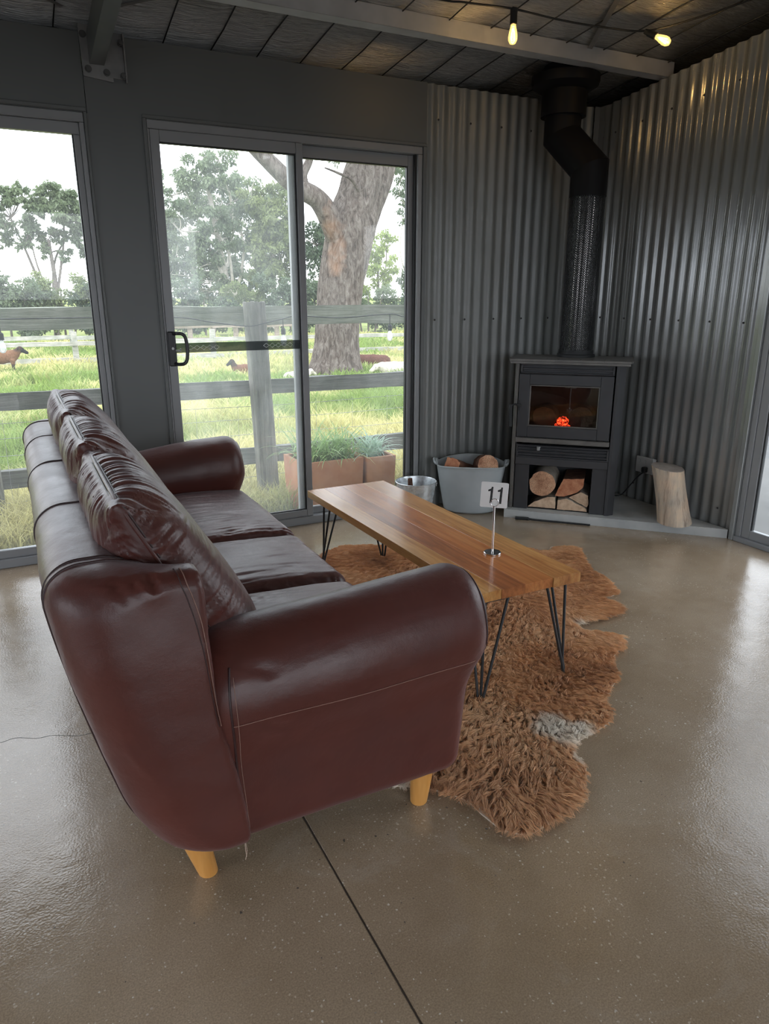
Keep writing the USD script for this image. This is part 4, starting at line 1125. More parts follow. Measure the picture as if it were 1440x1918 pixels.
# door: stepped frame round the glass, latch and grip
zb_, zt_ = 0.534, 0.929
u0, u1 = 0.000, 0.566
gu0, gu1, gz0, gz1 = 0.066, 0.490, 0.604, 0.864
dr = obj('door', cat(UVbox(u0, gu0, -0.014, 0.014, zb_, zt_, 0.004), UVbox(gu1, u1, -0.014, 0.014, zb_, zt_, 0.004), UVbox(gu0 - 0.002, gu1 + 0.002, -0.014, 0.014, zb_, gz0, 0.004), UVbox(gu0 - 0.002, gu1 + 0.002, -0.014, 0.014, gz1, zt_, 0.004)), m_st, stove)
bev = []
for a, b, c, d in ((gu0, gu1, gz0, gz0 + 0.008), (gu0, gu1, gz1 - 0.008, gz1), (gu0, gu0 + 0.008, gz0 + 0.008, gz1 - 0.008), (gu1 - 0.008, gu1, gz0 + 0.008, gz1 - 0.008)):
    bev.append(UVbox(a, b, -0.008, 0.012, c, d, 0.002))
obj('glass_bead', cat(bev), m_st2, dr)
m_fireglass = M('smoked_fire_glass', {'t': ('transparent_bsdf', {'color': (0.88, 0.84, 0.80)}), 'gl': ('glossy_bsdf', {'color': (1, 1, 1), 'roughness': 0.02}), 'f': ('fresnel', {'IOR': 1.5}), 'm': ('mix_closure', {})},
                [('f.fac', 'm.fac'), ('t.BSDF', 'm.closure1'), ('gl.BSDF', 'm.closure2')], surface='m.closure')
obj('door_glass', UVbox(gu0 + 0.007, gu1 - 0.007, 0.002, 0.006, gz0 + 0.007, gz1 - 0.007, 0), m_fireglass, dr)
obj('latch', cat(UVbox(-0.006, 0.022, -0.030, -0.0145, 0.724, 0.746, 0.004), UV(tube([(0.008, -0.026, 0.735), (-0.016, -0.034, 0.742), (-0.036, -0.036, 0.735)], 0.006, 8)), UVbox(0.004, 0.012, -0.020, -0.0145, 0.70, 0.765, 0.003)), m_black, dr)
obj('grip', UV(tube(spline([(-0.040, -0.034, 0.735), (-0.042, -0.038, 0.72), (-0.040, -0.038, 0.66), (-0.036, -0.036, 0.60)], 14), np.concatenate([np.full(13, 0.0105), [0.009, 0.006]])[:len(spline([(0, 0, 0)] * 4, 14))], 10)), m_black, dr)
# firebox and what burns in it
obj('firebox', cat(UVbox(0.020, 0.546, 0.30, 0.32, 0.54, 0.93), UVbox(0.010, 0.030, 0.02, 0.30, 0.54, 0.93), UVbox(0.536, 0.556, 0.02, 0.30, 0.54, 0.93), UVbox(0.010, 0.556, 0.02, 0.30, 0.54, 0.572), UVbox(0.010, 0.556, 0.02, 0.30, 0.91, 0.93)), m_brick, stove)

def log_mesh(r, length, seed, wob=0.06, n=24, m=10, taper=0.0):
    """A round log along +y from the origin; returns the bark mesh and the end discs apart."""
    rg_ = np.random.default_rng(seed)
    a = np.arange(n) * 2 * PI / n
    prof = 1 + wob * (np.sin(a * 2 + rg_.random() * 6) * 0.6 + np.sin(a * 3 + rg_.random() * 6) * 0.4 + rg_.standard_normal(n) * 0.12)
    ys = np.linspace(0, length, m)
    W = np.array([prof * (1 + 0.02 * rg_.standard_normal(n)) * (1 - taper * y / length) for y in ys])
    v = np.stack([r * W * np.cos(a), np.repeat(ys[:, None], n, 1), r * W * np.sin(a)], -1).reshape(-1, 3)
    i, j = np.meshgrid(np.arange(m - 1), np.arange(n), indexing='ij')
    q = np.stack([i * n + j, (i + 1) * n + j, (i + 1) * n + (j + 1) % n, i * n + (j + 1) % n], -1).reshape(-1, 4)
    bark = TM(v, q)
    ends = []
    for k, s in ((0, -1), (m - 1, 1)):
        rim = v[k * n:(k + 1) * n]
        rows = [rim * [f, 1, f] + [0, s * 0.004 * (1 - f) + 0, 0] for f in (0.965, 0.6, 0.3)]
        vv = np.vstack([rim] + rows + [[[0, ys[k] + s * 0.004, 0]]])
        ff = []
        for b in range(3):
            for t in range(n):
                p0, p1, p2, p3 = b * n + t, b * n + (t + 1) % n, (b + 1) * n + (t + 1) % n, (b + 1) * n + t
                ff += [[p0, p1, p2], [p0, p2, p3]]
        for t in range(n):
            ff.append([3 * n + t, 3 * n + (t + 1) % n, 4 * n])
        e = TM(vv, ff)
        if s > 0:
            e.invert()
        ends.append(e)
    return bark, cat(ends)

def split_mesh(poly, length, seed, rough=0.004):
    """A split log: a polygon (x, z) drawn along +y with a torn surface; (sides, ends)."""
    P = shapely.segmentize(Polygon(poly), 0.016)
    xy = np.array(P.exterior.coords)[:-1]
    if Polygon(xy).exterior.is_ccw is False:
        xy = xy[::-1]
    n, m = len(xy), 12
    ys = np.linspace(0, length, m)
    c = xy.mean(0)
    v = []
    for y in ys:
        d = meshkit.fbm(np.column_stack([xy * 55, np.full(n, y * 7)]), 3, seed) - 0.5
        dirn = (xy - c) / (np.linalg.norm(xy - c, axis=1, keepdims=True) + 1e-9)
        w = xy + dirn * (d * 2 * rough)[:, None]
        v.append(np.column_stack([w[:, 0], np.full(n, y), w[:, 1]]))
    v = np.vstack(v)
    i, j = np.meshgrid(np.arange(m - 1), np.arange(n), indexing='ij')
    q = np.stack([i * n + j, (i + 1) * n + j, (i + 1) * n + (j + 1) % n, i * n + (j + 1) % n], -1).reshape(-1, 4)
    side = TM(v, q)
    ends = []
    for k in (0, m - 1):
        rim = v[k * n:(k + 1) * n]
        t = trimesh.creation.triangulate_polygon(Polygon(rim[:, [0, 2]]), engine='earcut')
        e = TM(np.column_stack([t[0][:, 0], np.full(len(t[0]), ys[k]), t[0][:, 1]]), t[1])
        if k == 0 and e.face_normals[0][1] > 0 or k and e.face_normals[0][1] < 0:
            e.invert()
        ends.append(e)
    return side, cat(ends)

m_end = M('sawn_log_end', {'g': ('geometry', {}), 'n': ('noise_texture', {'scale': 22.0, 'detail': 5.0, 'roughness': 0.65}), 'n2': ('noise_texture', {'scale': 170.0, 'detail': 2.0}),
                           'r': ('rgb_ramp', {'ramp': [(0.25, (0.30, 0.13, 0.07)), (0.5, (0.58, 0.32, 0.19)), (0.75, (0.70, 0.46, 0.30))]}), 'r2': ('rgb_ramp', {'ramp': [(0.35, (0.7, 0.7, 0.7)), (0.6, (1.1, 1.1, 1.1))]}),
                           'm': ('mix', {'mix_type': 'multiply', 'fac': 1.0}), 'p': ('principled_bsdf', {'roughness': 0.85})},
          [('g.position', 'n.vector'), ('g.position', 'n2.vector'), ('n.fac', 'r.fac'), ('n2.fac', 'r2.fac'), ('r.color', 'm.color1'), ('r2.color', 'm.color2'), ('m.color', 'p.base_color')])
m_end_pale = pbr('pale_split_end', (0.48, 0.31, 0.20), rough=0.85, col2=(0.74, 0.55, 0.38), scale=26, bump=0.2, bscale=120, bdist=0.003)
m_end_red = pbr('red_split_wood', (0.38, 0.125, 0.058), rough=0.8, col2=(0.62, 0.30, 0.16), scale=24, bump=0.3, bscale=90, bdist=0.004)
m_bark = pbr('pale_grey_bark', (0.34, 0.28, 0.22), rough=0.9, col2=(0.52, 0.46, 0.38), scale=18, bump=0.4, bscale=60, bdist=0.005)
m_bark_d = pbr('dark_red_bark', (0.075, 0.030, 0.018), rough=0.85, col2=(0.19, 0.085, 0.045), scale=22, bump=0.6, bscale=60, bdist=0.006)
m_char = pbr('charred_log', (0.014, 0.011, 0.010), rough=0.9, col2=(0.055, 0.040, 0.032), scale=25, bump=0.6, bscale=70, bdist=0.006)
m_char_end = pbr('scorched_log_end', (0.050, 0.022, 0.013), rough=0.9, col2=(0.12, 0.055, 0.030), scale=20)

def log_thing(name, label, catg, bark, ends, mb, me, T=None, group=None, lab_end='sawn end'):
    t = thing(name, label, catg, group)
    for m in (bark, ends):
        if T is not None:
            m.apply_transform(T)
    obj('bark', bark, mb, t, smooth=40)
    for e in ends.split(only_watertight=False):
        obj('cut_end', e, me, t, smooth=40)
    return t
MU = np.array([[U[0], N_[0], 0, L0[0]], [U[1], N_[1], 0, L0[1]], [0, 0, 1, 0], [0, 0, 0, 1.0]])
def at_u(u, d, z):
    return MU @ np.array([[1, 0, 0, u], [0, 1, 0, d], [0, 0, 1, z], [0, 0, 0, 1.0]])
# store: one round log and a red split log on three pale split pieces
B, E_ = log_mesh(0.083, 0.29, 3, 0.03)
log_thing('firewood_log', 'round log with a pale ring of bark, upper left in the stove\'s log store', 'log', B, E_, m_bark, m_end, at_u(0.176, 0.035, 0.224))
B, E_ = split_mesh([(0.262, 0.150), (0.310, 0.264), (0.437, 0.277), (0.436, 0.222), (0.403, 0.185), (0.316, 0.148)], 0.29, 4)
log_thing('firewood_log', 'red wedge-shaped split log, upper right in the stove\'s log store', 'log', B, E_, m_bark_d, m_end_red, at_u(0, 0.035, 0))
B, E_ = split_mesh([(0.092, 0.062), (0.133, 0.099), (0.217, 0.137), (0.264, 0.139), (0.271, 0.062)], 0.29, 5)
log_thing('firewood_log', 'pale split log lying flat, lower left in the stove\'s log store', 'log', B, E_, m_bark, m_end_pale, at_u(0, 0.04, 0))
B, E_ = split_mesh([(0.281, 0.062), (0.281, 0.124), (0.338, 0.138), (0.462, 0.084), (0.470, 0.062)], 0.29, 6)
log_thing('firewood_log', 'pale split log tapering to the right along the bottom of the stove\'s log store', 'log', B, E_, m_bark, m_end_pale, at_u(0, 0.03, 0))
B, E_ = split_mesh([(0.350, 0.144), (0.421, 0.186), (0.470, 0.166), (0.477, 0.108), (0.468, 0.092), (0.462, 0.090)], 0.28, 7)
log_thing('firewood_log', 'pale cracked split log wedged at the right of the stove\'s log store', 'log', B, E_, m_bark, m_end_pale, at_u(0, 0.045, 0))
# firebox logs and embers
B, E_ = log_mesh(0.072, 0.20, 8, 0.05)
log_thing('burning_log', 'brown scorched log on the left inside the firebox', 'log', B, E_, m_char, m_char_end, at_u(0.158, 0.085, 0.646))
B, E_ = log_mesh(0.076, 0.20, 9, 0.04)
log_thing('burning_log', 'black charred log on the right inside the firebox', 'log', B, E_, m_char, m_char, at_u(0.385, 0.085, 0.650))
m_ember = M('glowing_ember', {'g': ('geometry', {}), 'n': ('noise_texture', {'scale': 85.0, 'detail': 3.0, 'roughness': 0.7}), 'r': ('rgb_ramp', {'ramp': [(0.42, (0.004, 0.0003, 0.0001)), (0.53, (0.42, 0.02, 0.006)), (0.66, (1.0, 0.13, 0.035))]}),
                              'p': ('principled_bsdf', {'base_color': (0.03, 0.02, 0.02), 'roughness': 0.9, 'emission_strength': 2.0})},
             [('g.position', 'n.vector'), ('n.fac', 'r.fac'), ('r.color', 'p.emission_color')])
em = []
rg2 = np.random.default_rng(21)
for k in range(70):
    s = rg2.uniform(0.008, 0.017)
    e = trimesh.creation.icosphere(1, s); e.vertices *= rg2.uniform(0.7, 1.2, 3); rot(e, rg2.standard_normal(3), rg2.uniform(0, 180))
    h_ = rg2.random()
    u_ = 0.272 + rg2.uniform(-1, 1) * 0.052 * (1 - 0.75 * h_)
    move(e, u_, 0.10 + rg2.uniform(-0.04, 0.05), 0.578 + 0.075 * h_); em.append(e)
obj('ember', UV(cat(em)), m_ember, None, 'heap of glowing red embers between the two logs in the firebox', 'embers', None, 'stuff', smooth=False)

# flue: perforated guard round a bright inner pipe, offset bend, collar and flashing cone
flu = thing('stove_flue', 'black stove flue with a perforated lower guard and an offset bend to the roof', 'flue')
FC = L0 + U * 0.312 + N_ * 0.27
FU = L0 + U * 0.128 + N_ * 0.36
m_hole = M('perforated_guard', {'uv': ('uvmap', {'attribute': 'st'}), 'mp': ('mapping', {'scale': (1.0, 1.0, 1.0), 'rotation': (0, 0, math.radians(45))}),
                                'v': ('voronoi_texture', {'dimensions': '2D', 'scale': 1.0, 'randomness': 0.0}), 'lt': ('math', {'math_type': 'less_than', 'value2': 0.30}),
                                't': ('transparent_bsdf', {}), 'p': ('principled_bsdf', {'base_color': (0.012, 0.0125, 0.014), 'roughness': 0.45, 'metallic': 0.2}), 'm': ('mix_closure', {})},
           [('uv.UV', 'mp.vector'), ('mp.vector', 'v.vector'), ('v.distance', 'lt.value1'), ('lt.value', 'm.fac'), ('p.BSDF', 'm.closure1'), ('t.BSDF', 'm.closure2')], surface='m.closure')
n_, R_ = 64, 0.104
a_ = np.linspace(0, 2 * PI, n_ + 1)
vv, uvv = [], []
for z in (1.060, 1.972):
    vv.append(np.column_stack([FC[0] + R_ * np.cos(a_), FC[1] + R_ * np.sin(a_), np.full(n_ + 1, z)]))
    uvv.append(np.column_stack([a_ * R_ / 0.0095, np.full(n_ + 1, z / 0.0095)]))
i = np.arange(n_)
gm = TM(np.vstack(vv), np.stack([i, i + 1, n_ + 2 + i, n_ + 1 + i], 1))
p = usdkit.mesh(stage, pathof(flu) + '/perforated_guard', gm, m_hole, smooth=True, uv=np.vstack(uvv)).GetPrim()
obj('inner_pipe', move(lathe([(0.076, 1.02), (0.076, 1.98)], 48), FC[0], FC[1], 0), pbr('bright_flue_pipe', (0.42, 0.41, 0.38), rough=0.14, metal=1.0), flu, 'bright inner pipe seen through the holes', smooth=True)
obj('base_ring', move(lathe([(0.070, 1.0205), (0.118, 1.0205), (0.118, 1.036), (0.108, 1.040), (0.108, 1.064), (0.100, 1.064), (0.070, 1.03)], 48), FC[0], FC[1], 0), m_black, flu)
m_flue = pbr('black_flue_paint', (0.0055, 0.0055, 0.0065), rough=0.5, col2=(0.008, 0.0078, 0.0082), scale=5, spec=0.15)
pth = [(FC[0], FC[1], 1.966), (FC[0], FC[1], 2.105), (FC[0] * .93 + FU[0] * .07, FC[1] * .93 + FU[1] * .07, 2.135), (FU[0] * .93 + FC[0] * .07, FU[1] * .93 + FC[1] * .07, 2.305), (FU[0], FU[1], 2.335), (FU[0], FU[1], 2.46)]
PP = np.array(pth)
# mitred bend: the sections are cut on the bisecting planes
segs = [tube([PP[0], PP[1]], 0.108, 40), ]
def mitre(a, b, c, r0, n=40):
    pass
Vd = (FU - FC); Vd[2] = 0
zl, zh = 2.120, 2.320
A_ = np.array([FC[0], FC[1], zl]); Bp = np.array([FU[0], FU[1], zh])
ax = Bp - A_; ax /= np.linalg.norm(ax)
def ringpts(c, nrm, axis, r, n=40):
    """Circle of radius r about the line through c along axis, cut by the plane through c with normal nrm."""
    e1 = np.cross(axis, [N_[0], N_[1], 0]); e1 /= np.linalg.norm(e1)
    e2 = np.cross(axis, e1)
    t = np.arange(n) * 2 * PI / n
    P = c + r * (np.cos(t)[:, None] * e1 + np.sin(t)[:, None] * e2)
    k = ((c - P) @ nrm) / (axis @ nrm)
    return P + k[:, None] * axis
zz = np.array([0, 0, 1.0])
bis = (zz + ax) / np.linalg.norm(zz + ax)
rings = [ringpts(np.array([FC[0], FC[1], 1.964]), zz, zz, 0.109), ringpts(A_, bis, zz, 0.109), ringpts(Bp, bis, zz, 0.109), ringpts(np.array([FU[0], FU[1], 2.47]), zz, zz, 0.109)]
n_ = 40
def loft(rs):
    v = np.vstack(rs); f = []
    for k in range(len(rs) - 1):
        for t in range(n_):
            f.append([k * n_ + t, k * n_ + (t + 1) % n_, (k + 1) * n_ + (t + 1) % n_, (k + 1) * n_ + t])
    m = TM(v, f)
    if m.volume < 0:
        m.invert()
    return m
obj('lower_sleeve', loft(rings[:2]), m_flue, flu, smooth=50)
obj('offset_bend', loft(rings[1:3]), m_flue, flu, smooth=50)
obj('upper_sleeve', loft(rings[2:]), m_flue, flu, smooth=50)
obj('collar', move(lathe([(0.110, 2.425), (0.134, 2.425), (0.134, 2.64), (0.112, 2.645)], 44), FU[0], FU[1], 0), m_flue, flu)
obj('ceiling_flange', move(lathe([(0.134, 2.560), (0.150, 2.563), (0.195, 2.590), (0.200, 2.612), (0.200, 2.642), (0.134, 2.642), (0.134, 2.705), (0.110, 2.705)], 44), FU[0], FU[1], 0), m_flue, flu)

# flexible tub of firewood, left of the stove
TC = np.array([2.622, 3.912, 0.0])
phi = math.atan2(-0.5598, 0.8286)          # long axis across the view
m_tub = pbr('grey_flexible_tub', (0.36, 0.395, 0.405), rough=0.5, col2=(0.42, 0.455, 0.465), scale=7, bump=0.08, bscale=70, bdist=0.004)
tub = thing('flexible_tub', 'grey flexible plastic tub with two rim handles holding firewood beside the stove', 'tub')
def tub_mesh():
    n, rows = 96, []
    a = np.arange(n) * 2 * PI / n
    def rim_z(a):
        return 0.335 + 0.012 * np.sin(a) - 0.022 * np.cos(a) ** 2 + 0.030 * np.exp(-((np.abs(np.cos(a)) - 1) / 0.035) ** 2)
    prof = [(0.0, 1.0), (0.05, 1.0), (0.25, 1.0), (0.5, 1.0), (0.75, 1.0), (0.93, 1.0), (1.0, 1.0)]
    outer = []
    for s, _ in prof:
        rx = 0.172 + (0.232 - 0.172) * s ** 0.9 - 0.012 * (s == 0)
        ry = 0.112 + (0.162 - 0.112) * s ** 0.9 - 0.012 * (s == 0)
        outer.append(np.column_stack([rx * np.cos(a), ry * np.sin(a), 0.002 + s * (rim_z(a) - 0.002)]))
    lip = []
    for dr, dz in ((0.006, 0.004), (0.004, 0.009), (-0.004, 0.009), (-0.006, 0.003)):
        o = outer[-1]
        lip.append(o * [1 + dr / 0.2, 1 + dr / 0.15, 1] + [0, 0, dz])
    inner = []
    for o in outer[::-1]:
        inner.append(o * [1 - 0.005 / 0.2, 1 - 0.005 / 0.14, 1] + [0, 0, 0.004])
    rs = outer + lip + inner
    v = np.vstack(rs + [[[0, 0, 0.006]], [[0, 0, 0.002]]])
    f = []
    for k in range(len(rs) - 1):
        for t in range(n):
            f.append([k * n + t, k * n + (t + 1) % n, (k + 1) * n + (t + 1) % n, (k + 1) * n + t])
    f3 = [[(len(rs) - 1) * n + t, (len(rs) - 1) * n + (t + 1) % n, len(v) - 2] for t in range(n)] + [[(t + 1) % n, t, len(v) - 1] for t in range(n)]
    m = TM(v, f)
    return TM(v, np.vstack([m.faces, f3]))
MT = trimesh.transformations.compose_matrix(angles=[0, 0, phi], translate=TC)
tm = tub_mesh(); tm.apply_transform(MT)
obj('body', tm, m_tub, tub, smooth=50)
for s in (-1, 1):
    hpts = spline([(s * 0.226, -0.060, 0.328), (s * 0.241, -0.040, 0.340), (s * 0.246, 0.0, 0.349), (s * 0.241, 0.040, 0.340), (s * 0.226, 0.060, 0.330)], 30)
    h_ = tube(hpts, 0.0085, 8); h_.apply_transform(MT)
    obj('handle', h_, m_tub, tub, smooth=True)
B, E_ = split_mesh([(-0.055, -0.03), (0.050, -0.035), (0.060, 0.02), (0.02, 0.045), (-0.045, 0.040)], 0.26, 31, 0.010)
T1 = MT @ trimesh.transformations.compose_matrix(angles=[math.radians(-22), 0, math.radians(-32)], translate=[-0.125, -0.075, 0.330])
log_thing('firewood_log', 'shaggy dark-barked piece of firewood on the left in the grey tub', 'log', B, E_, m_bark_d, m_end_red, T1)
B, E_ = log_mesh(0.066, 0.24, 33, 0.05)
T2 = MT @ trimesh.transformations.compose_matrix(angles=[math.radians(-12), 0, math.radians(8)], translate=[0.112, -0.105, 0.338])
log_thing('firewood_log', 'round sawn log on the right in the grey tub', 'log', B, E_, m_bark_d, m_end, T2)

# galvanised pail
m_pail = pbr('galvanised_pail', (0.62, 0.66, 0.68), rough=0.28, metal=0.75, col2=(0.78, 0.81, 0.83), scale=12, rvar=0.1)
pail = thing('metal_pail', 'small galvanised metal pail with a wire bail, behind the far end of the coffee table', 'pail')
PC = (2.205, 3.915)
pr = [(0.0, 0.004), (0.088, 0.004), (0.090, 0.0), (0.093, 0.004), (0.1105, 0.120), (0.1125, 0.123), (0.1115, 0.127), (0.1285, 0.243), (0.1325, 0.245), (0.1335, 0.250), (0.1305, 0.2525), (0.1275, 0.249), (0.092, 0.008), (0.0, 0.008)]
obj('body', move(lathe(pr, 56), PC[0], PC[1], 0), m_pail, pail, smooth=35)
ca, sa = math.cos(phi), math.sin(phi)
th = np.linspace(0, PI, 30)
bail = np.column_stack([PC[0] + 0.135 * np.cos(th) * ca - (0.132 * np.sin(th)) * -sa * -1, PC[1] + 0.135 * np.cos(th) * sa + 0.132 * np.sin(th) * ca, 0.232 + 0.020 * np.sin(th)])
bail = np.column_stack([PC[0] + 0.136 * np.cos(th) * ca - 0.137 * np.sin(th) * sa, PC[1] + 0.136 * np.cos(th) * sa + 0.137 * np.sin(th) * ca, 0.236 + 0.014 * np.sin(th)])
obj('bail', tube(bail, 0.0022, 6), m_gal, pail, smooth=True)
for s in (-1, 1):
    e = box(-0.010, 0.010, -0.003, 0.003, -0.016, 0.016, 0.002)
    e.apply_transform(trimesh.transformations.compose_matrix(angles=[0, 0, phi + PI / 2], translate=[PC[0] + s * 0.1315 * ca, PC[1] + s * 0.1315 * sa, 0.236]))
    obj('ear', e, m_gal, pail)
B, E_ = split_mesh([(-0.012, -0.010), (0.013, -0.009), (0.010, 0.012), (-0.011, 0.010)], 0.25, 51, 0.003)
T3 = trimesh.transformations.compose_matrix(angles=[math.radians(84), 0, 0.4], translate=[PC[0] - 0.01, PC[1] + 0.02, 0.012])
log_thing('kindling_stick', 'dark stick of kindling standing in the galvanised pail', 'stick', B, E_, m_bark_d, m_char, T3)

# upright stump used as a stool, leaning a little, on the right of the hearth
def stump():
    n, m = 44, 16
    a = np.arange(n) * 2 * PI / n
    zs = np.linspace(HZ + 0.001, 0.395, m)
    v = []
    for k, z in enumerate(zs):
        t = (z - HZ) / 0.34
        c = np.array([3.500, 2.960]) * (1 - t) + np.array([3.455, 3.020]) * t
        r = (0.100 - 0.004 * np.sin(t * PI) + 0.006 * (1 - t) ** 3) * (1 + 0.05 * np.sin(a * 2 + 0.6) + 0.035 * np.sin(a * 3 + 2) + 0.022 * (meshkit.noise(np.column_stack([np.cos(a) * 4, np.sin(a) * 4, np.full(n, t * 1.2)]), 5) - 0.5) + 0.02 * np.abs(np.sin(a * 7 + 1)) ** 6 * -1)
        dz = 0.012 * np.cos(a - 2.2) * t
        v.append(np.column_stack([c[0] + r * np.cos(a), c[1] + r * np.sin(a), z + dz]))
    V = np.vstack(v)
    i, j = np.meshgrid(np.arange(m - 1), np.arange(n), indexing='ij')
    side = TM(V, np.stack([i * n + j, i * n + (j + 1) % n, (i + 1) * n + (j + 1) % n, (i + 1) * n + j], -1).reshape(-1, 4))
    tops = []
    for k, s in ((m - 1, 1), (0, -1)):
        rim = v[k]
        c = rim.mean(0)
        vv = np.vstack([rim, c + (rim - c) * 0.95 + [0, 0, 0.004 * max(s, 0)], c + (rim - c) * 0.5 + [0, 0, 0.005 * max(s, 0)], [c + [0, 0, 0.005 * max(s, 0)]]])
        ff = []
        for b in range(2):
            for t in range(n):
                p0, p1, p2, p3 = b * n + t, b * n + (t + 1) % n, (b + 1) * n + (t + 1) % n, (b + 1) * n + t
                ff += [[p0, p1, p2], [p0, p2, p3]]
        ff += [[2 * n + t, 2 * n + (t + 1) % n, 3 * n] for t in range(n)]
        e = TM(vv, ff)
        if s < 0:
            e.invert()
        tops.append(e)
    return side, cat(tops)
m_stump = M('barkless_stump', {'g': ('geometry', {}), 'mp': ('mapping', {'scale': (34.0, 34.0, 4.0)}), 'n': ('noise_texture', {'scale': 1.0, 'detail': 5.0, 'roughness': 0.65}), 'n1': ('noise_texture', {'scale': 7.0, 'detail': 3.0}),
                               'r': ('rgb_ramp', {'ramp': [(0.28, (0.26, 0.18, 0.13)), (0.48, (0.54, 0.44, 0.35)), (0.70, (0.70, 0.55, 0.40))]}), 'r1': ('rgb_ramp', {'ramp': [(0.35, (0.80, 0.84, 0.86)), (0.65, (1.12, 1.02, 0.92))]}), 'm': ('mix', {'mix_type': 'multiply', 'fac': 1.0}),
                               'b': ('bump', {'strength': 0.5, 'distance': 0.008}), 'p': ('principled_bsdf', {'roughness': 0.8})},
            [('g.position', 'mp.vector'), ('mp.vector', 'n.vector'), ('g.position', 'n1.vector'), ('n.fac', 'r.fac'), ('n1.fac', 'r1.fac'), ('r.color', 'm.color1'), ('r1.color', 'm.color2'), ('m.color', 'p.base_color'), ('n.fac', 'b.height'), ('b.normal', 'p.normal')])
m_stop = pbr('grey_stump_top', (0.24, 0.20, 0.175), rough=0.85, col2=(0.34, 0.29, 0.25), scale=16, bump=0.2, bscale=90, bdist=0.004)
st_ = thing('log_stump', 'upright barkless log stump standing on the hearth right of the stove', 'stump')
s_, t_ = stump()
obj('trunk', s_, m_stump, st_, smooth=40); obj('sawn_top', t_, m_stop, st_, smooth=40)

# double power point on the right-hand wall, plug and flex
m_pow = pbr('white_power_point', (0.52, 0.52, 0.51), rough=0.4)
po = thing('power_point', 'white double power point low on the corrugated wall behind the stump', 'socket')
obj('mounting_block', box(XR - 0.022, XR + 0.004, 3.325, 3.462, 0.262, 0.358, 0.003), m_pow, po)
obj('face_plate', box(XR - 0.034, XR - 0.0225, 3.320, 3.467, 0.257, 0.363, 0.003), m_pow, po)
for y in (3.435, 3.385):
    obj('switch', box(XR - 0.038, XR - 0.0345, y - 0.008, y + 0.008, 0.325, 0.345, 0.001), m_pow, po)
pg = obj('plug', cat(box(XR - 0.072, XR - 0.0385, 3.350, 3.384, 0.268, 0.305, 0.006)), m_black, po, 'black plug with its flex running down behind the stove')
obj('flex', tube(spline([(XR - 0.055, 3.372, 0.27), (XR - 0.075, 3.40, 0.235), (XR - 0.05, 3.47, 0.17), (XR - 0.04, 3.545, 0.085), (XR - 0.06, 3.57, HZ + 0.006), (XR - 0.10, 3.62, HZ + 0.006), (XR - 0.13, 3.66, 0.09), (XR - 0.18, 3.70, HZ + 0.02), (XR - 0.26, 3.74, HZ + 0.006)], 60), 0.0042, 7), m_black, pg)
# fire irons / black strip lying against the foot of the hearth
obj('poker', UV(tube(spline([(0.03, -0.075, 0.010), (0.10, -0.068, 0.010), (0.16, -0.072, 0.008), (0.36, -0.066, 0.006), (0.50, -0.068, 0.006)], 30), np.concatenate([np.full(10, 0.010), np.full(40, 0.0055)])[:len(spline([(0, 0, 0)] * 5, 30))], 8)), m_black, None, 'thin black poker lying on the floor along the front of the hearth', 'poker')
# ------------------------------------------------------------------ paddock fence just outside, festoon lights, planters
def wood_grey(name, a, b, stretch, seed=0.0):
    return M(name, {'g': ('geometry', {}), 'of': ('vector_math', {'math_type': 'add', 'vector2': (seed, seed * 2, seed * 3)}), 'mp': ('mapping', {'scale': stretch}), 'n': ('noise_texture', {'scale': 1.0, 'detail': 6.0, 'roughness': 0.68, 'distortion': 0.5}),
                    'n1': ('noise_texture', {'scale': 5.0, 'detail': 4.0}), 'r': ('rgb_ramp', {'ramp': [(0.30, a), (0.68, b)]}), 'r1': ('rgb_ramp', {'ramp': [(0.35, (0.78, 0.82, 0.74)), (0.65, (1.15, 1.12, 1.10))]}), 'm': ('mix', {'mix_type': 'multiply', 'fac': 1.0}),
                    'b': ('bump', {'strength': 0.6, 'distance': 0.01}), 'p': ('principled_bsdf', {'roughness': 0.9, 'specular_ior_level': 0.2})},
             [('g.position', 'of.vector1'), ('of.vector', 'mp.vector'), ('mp.vector', 'n.vector'), ('g.position', 'n1.vector'), ('n.fac', 'r.fac'), ('n1.fac', 'r1.fac'), ('r.color', 'm.color1'), ('r1.color', 'm.color2'), ('m.color', 'p.base_color'), ('n.fac', 'b.height'), ('b.normal', 'p.normal')])
m_rail = wood_grey('weathered_rail', (0.085, 0.088, 0.085), (0.23, 0.23, 0.22), (2.5, 40.0, 55.0))
m_rail_top = wood_grey('mossy_top_rail', (0.15, 0.165, 0.13), (0.36, 0.37, 0.32), (2.5, 40.0, 40.0), 3.0)
m_post = wood_grey('weathered_post', (0.075, 0.070, 0.066), (0.26, 0.245, 0.225), (42.0, 42.0, 2.6), 5.0)
def board(p, q, h, t, seed, n=26):
    """A sawn rail from p to q (centre line), height h, thickness t, slightly uneven."""
    p, q = np.array(p, float), np.array(q, float)
    s = np.linspace(0, 1, n)
    v = []
    for k, x in enumerate(s):
        c = p + (q - p) * x
        w = [0.006 * (meshkit.noise(np.array([[x * 7 + i * 3.1, seed, i]]), 3)[0] - 0.5) * 2 for i in range(4)]
        v += [c + [0, -t / 2, -h / 2 + w[0]], c + [0, t / 2, -h / 2 + w[1]], c + [0, t / 2, h / 2 + w[2]], c + [0, -t / 2, h / 2 + w[3]]]
    f = []
    for k in range(n - 1):
        for i in range(4):
            f.append([k * 4 + i, k * 4 + (i + 1) % 4, (k + 1) * 4 + (i + 1) % 4, (k + 1) * 4 + i])
    f += [[3, 2, 1, 0], [(n - 1) * 4 + i for i in range(4)]]
    m = TM(v, f)
    if m.volume < 0:
        m.invert()
    return m
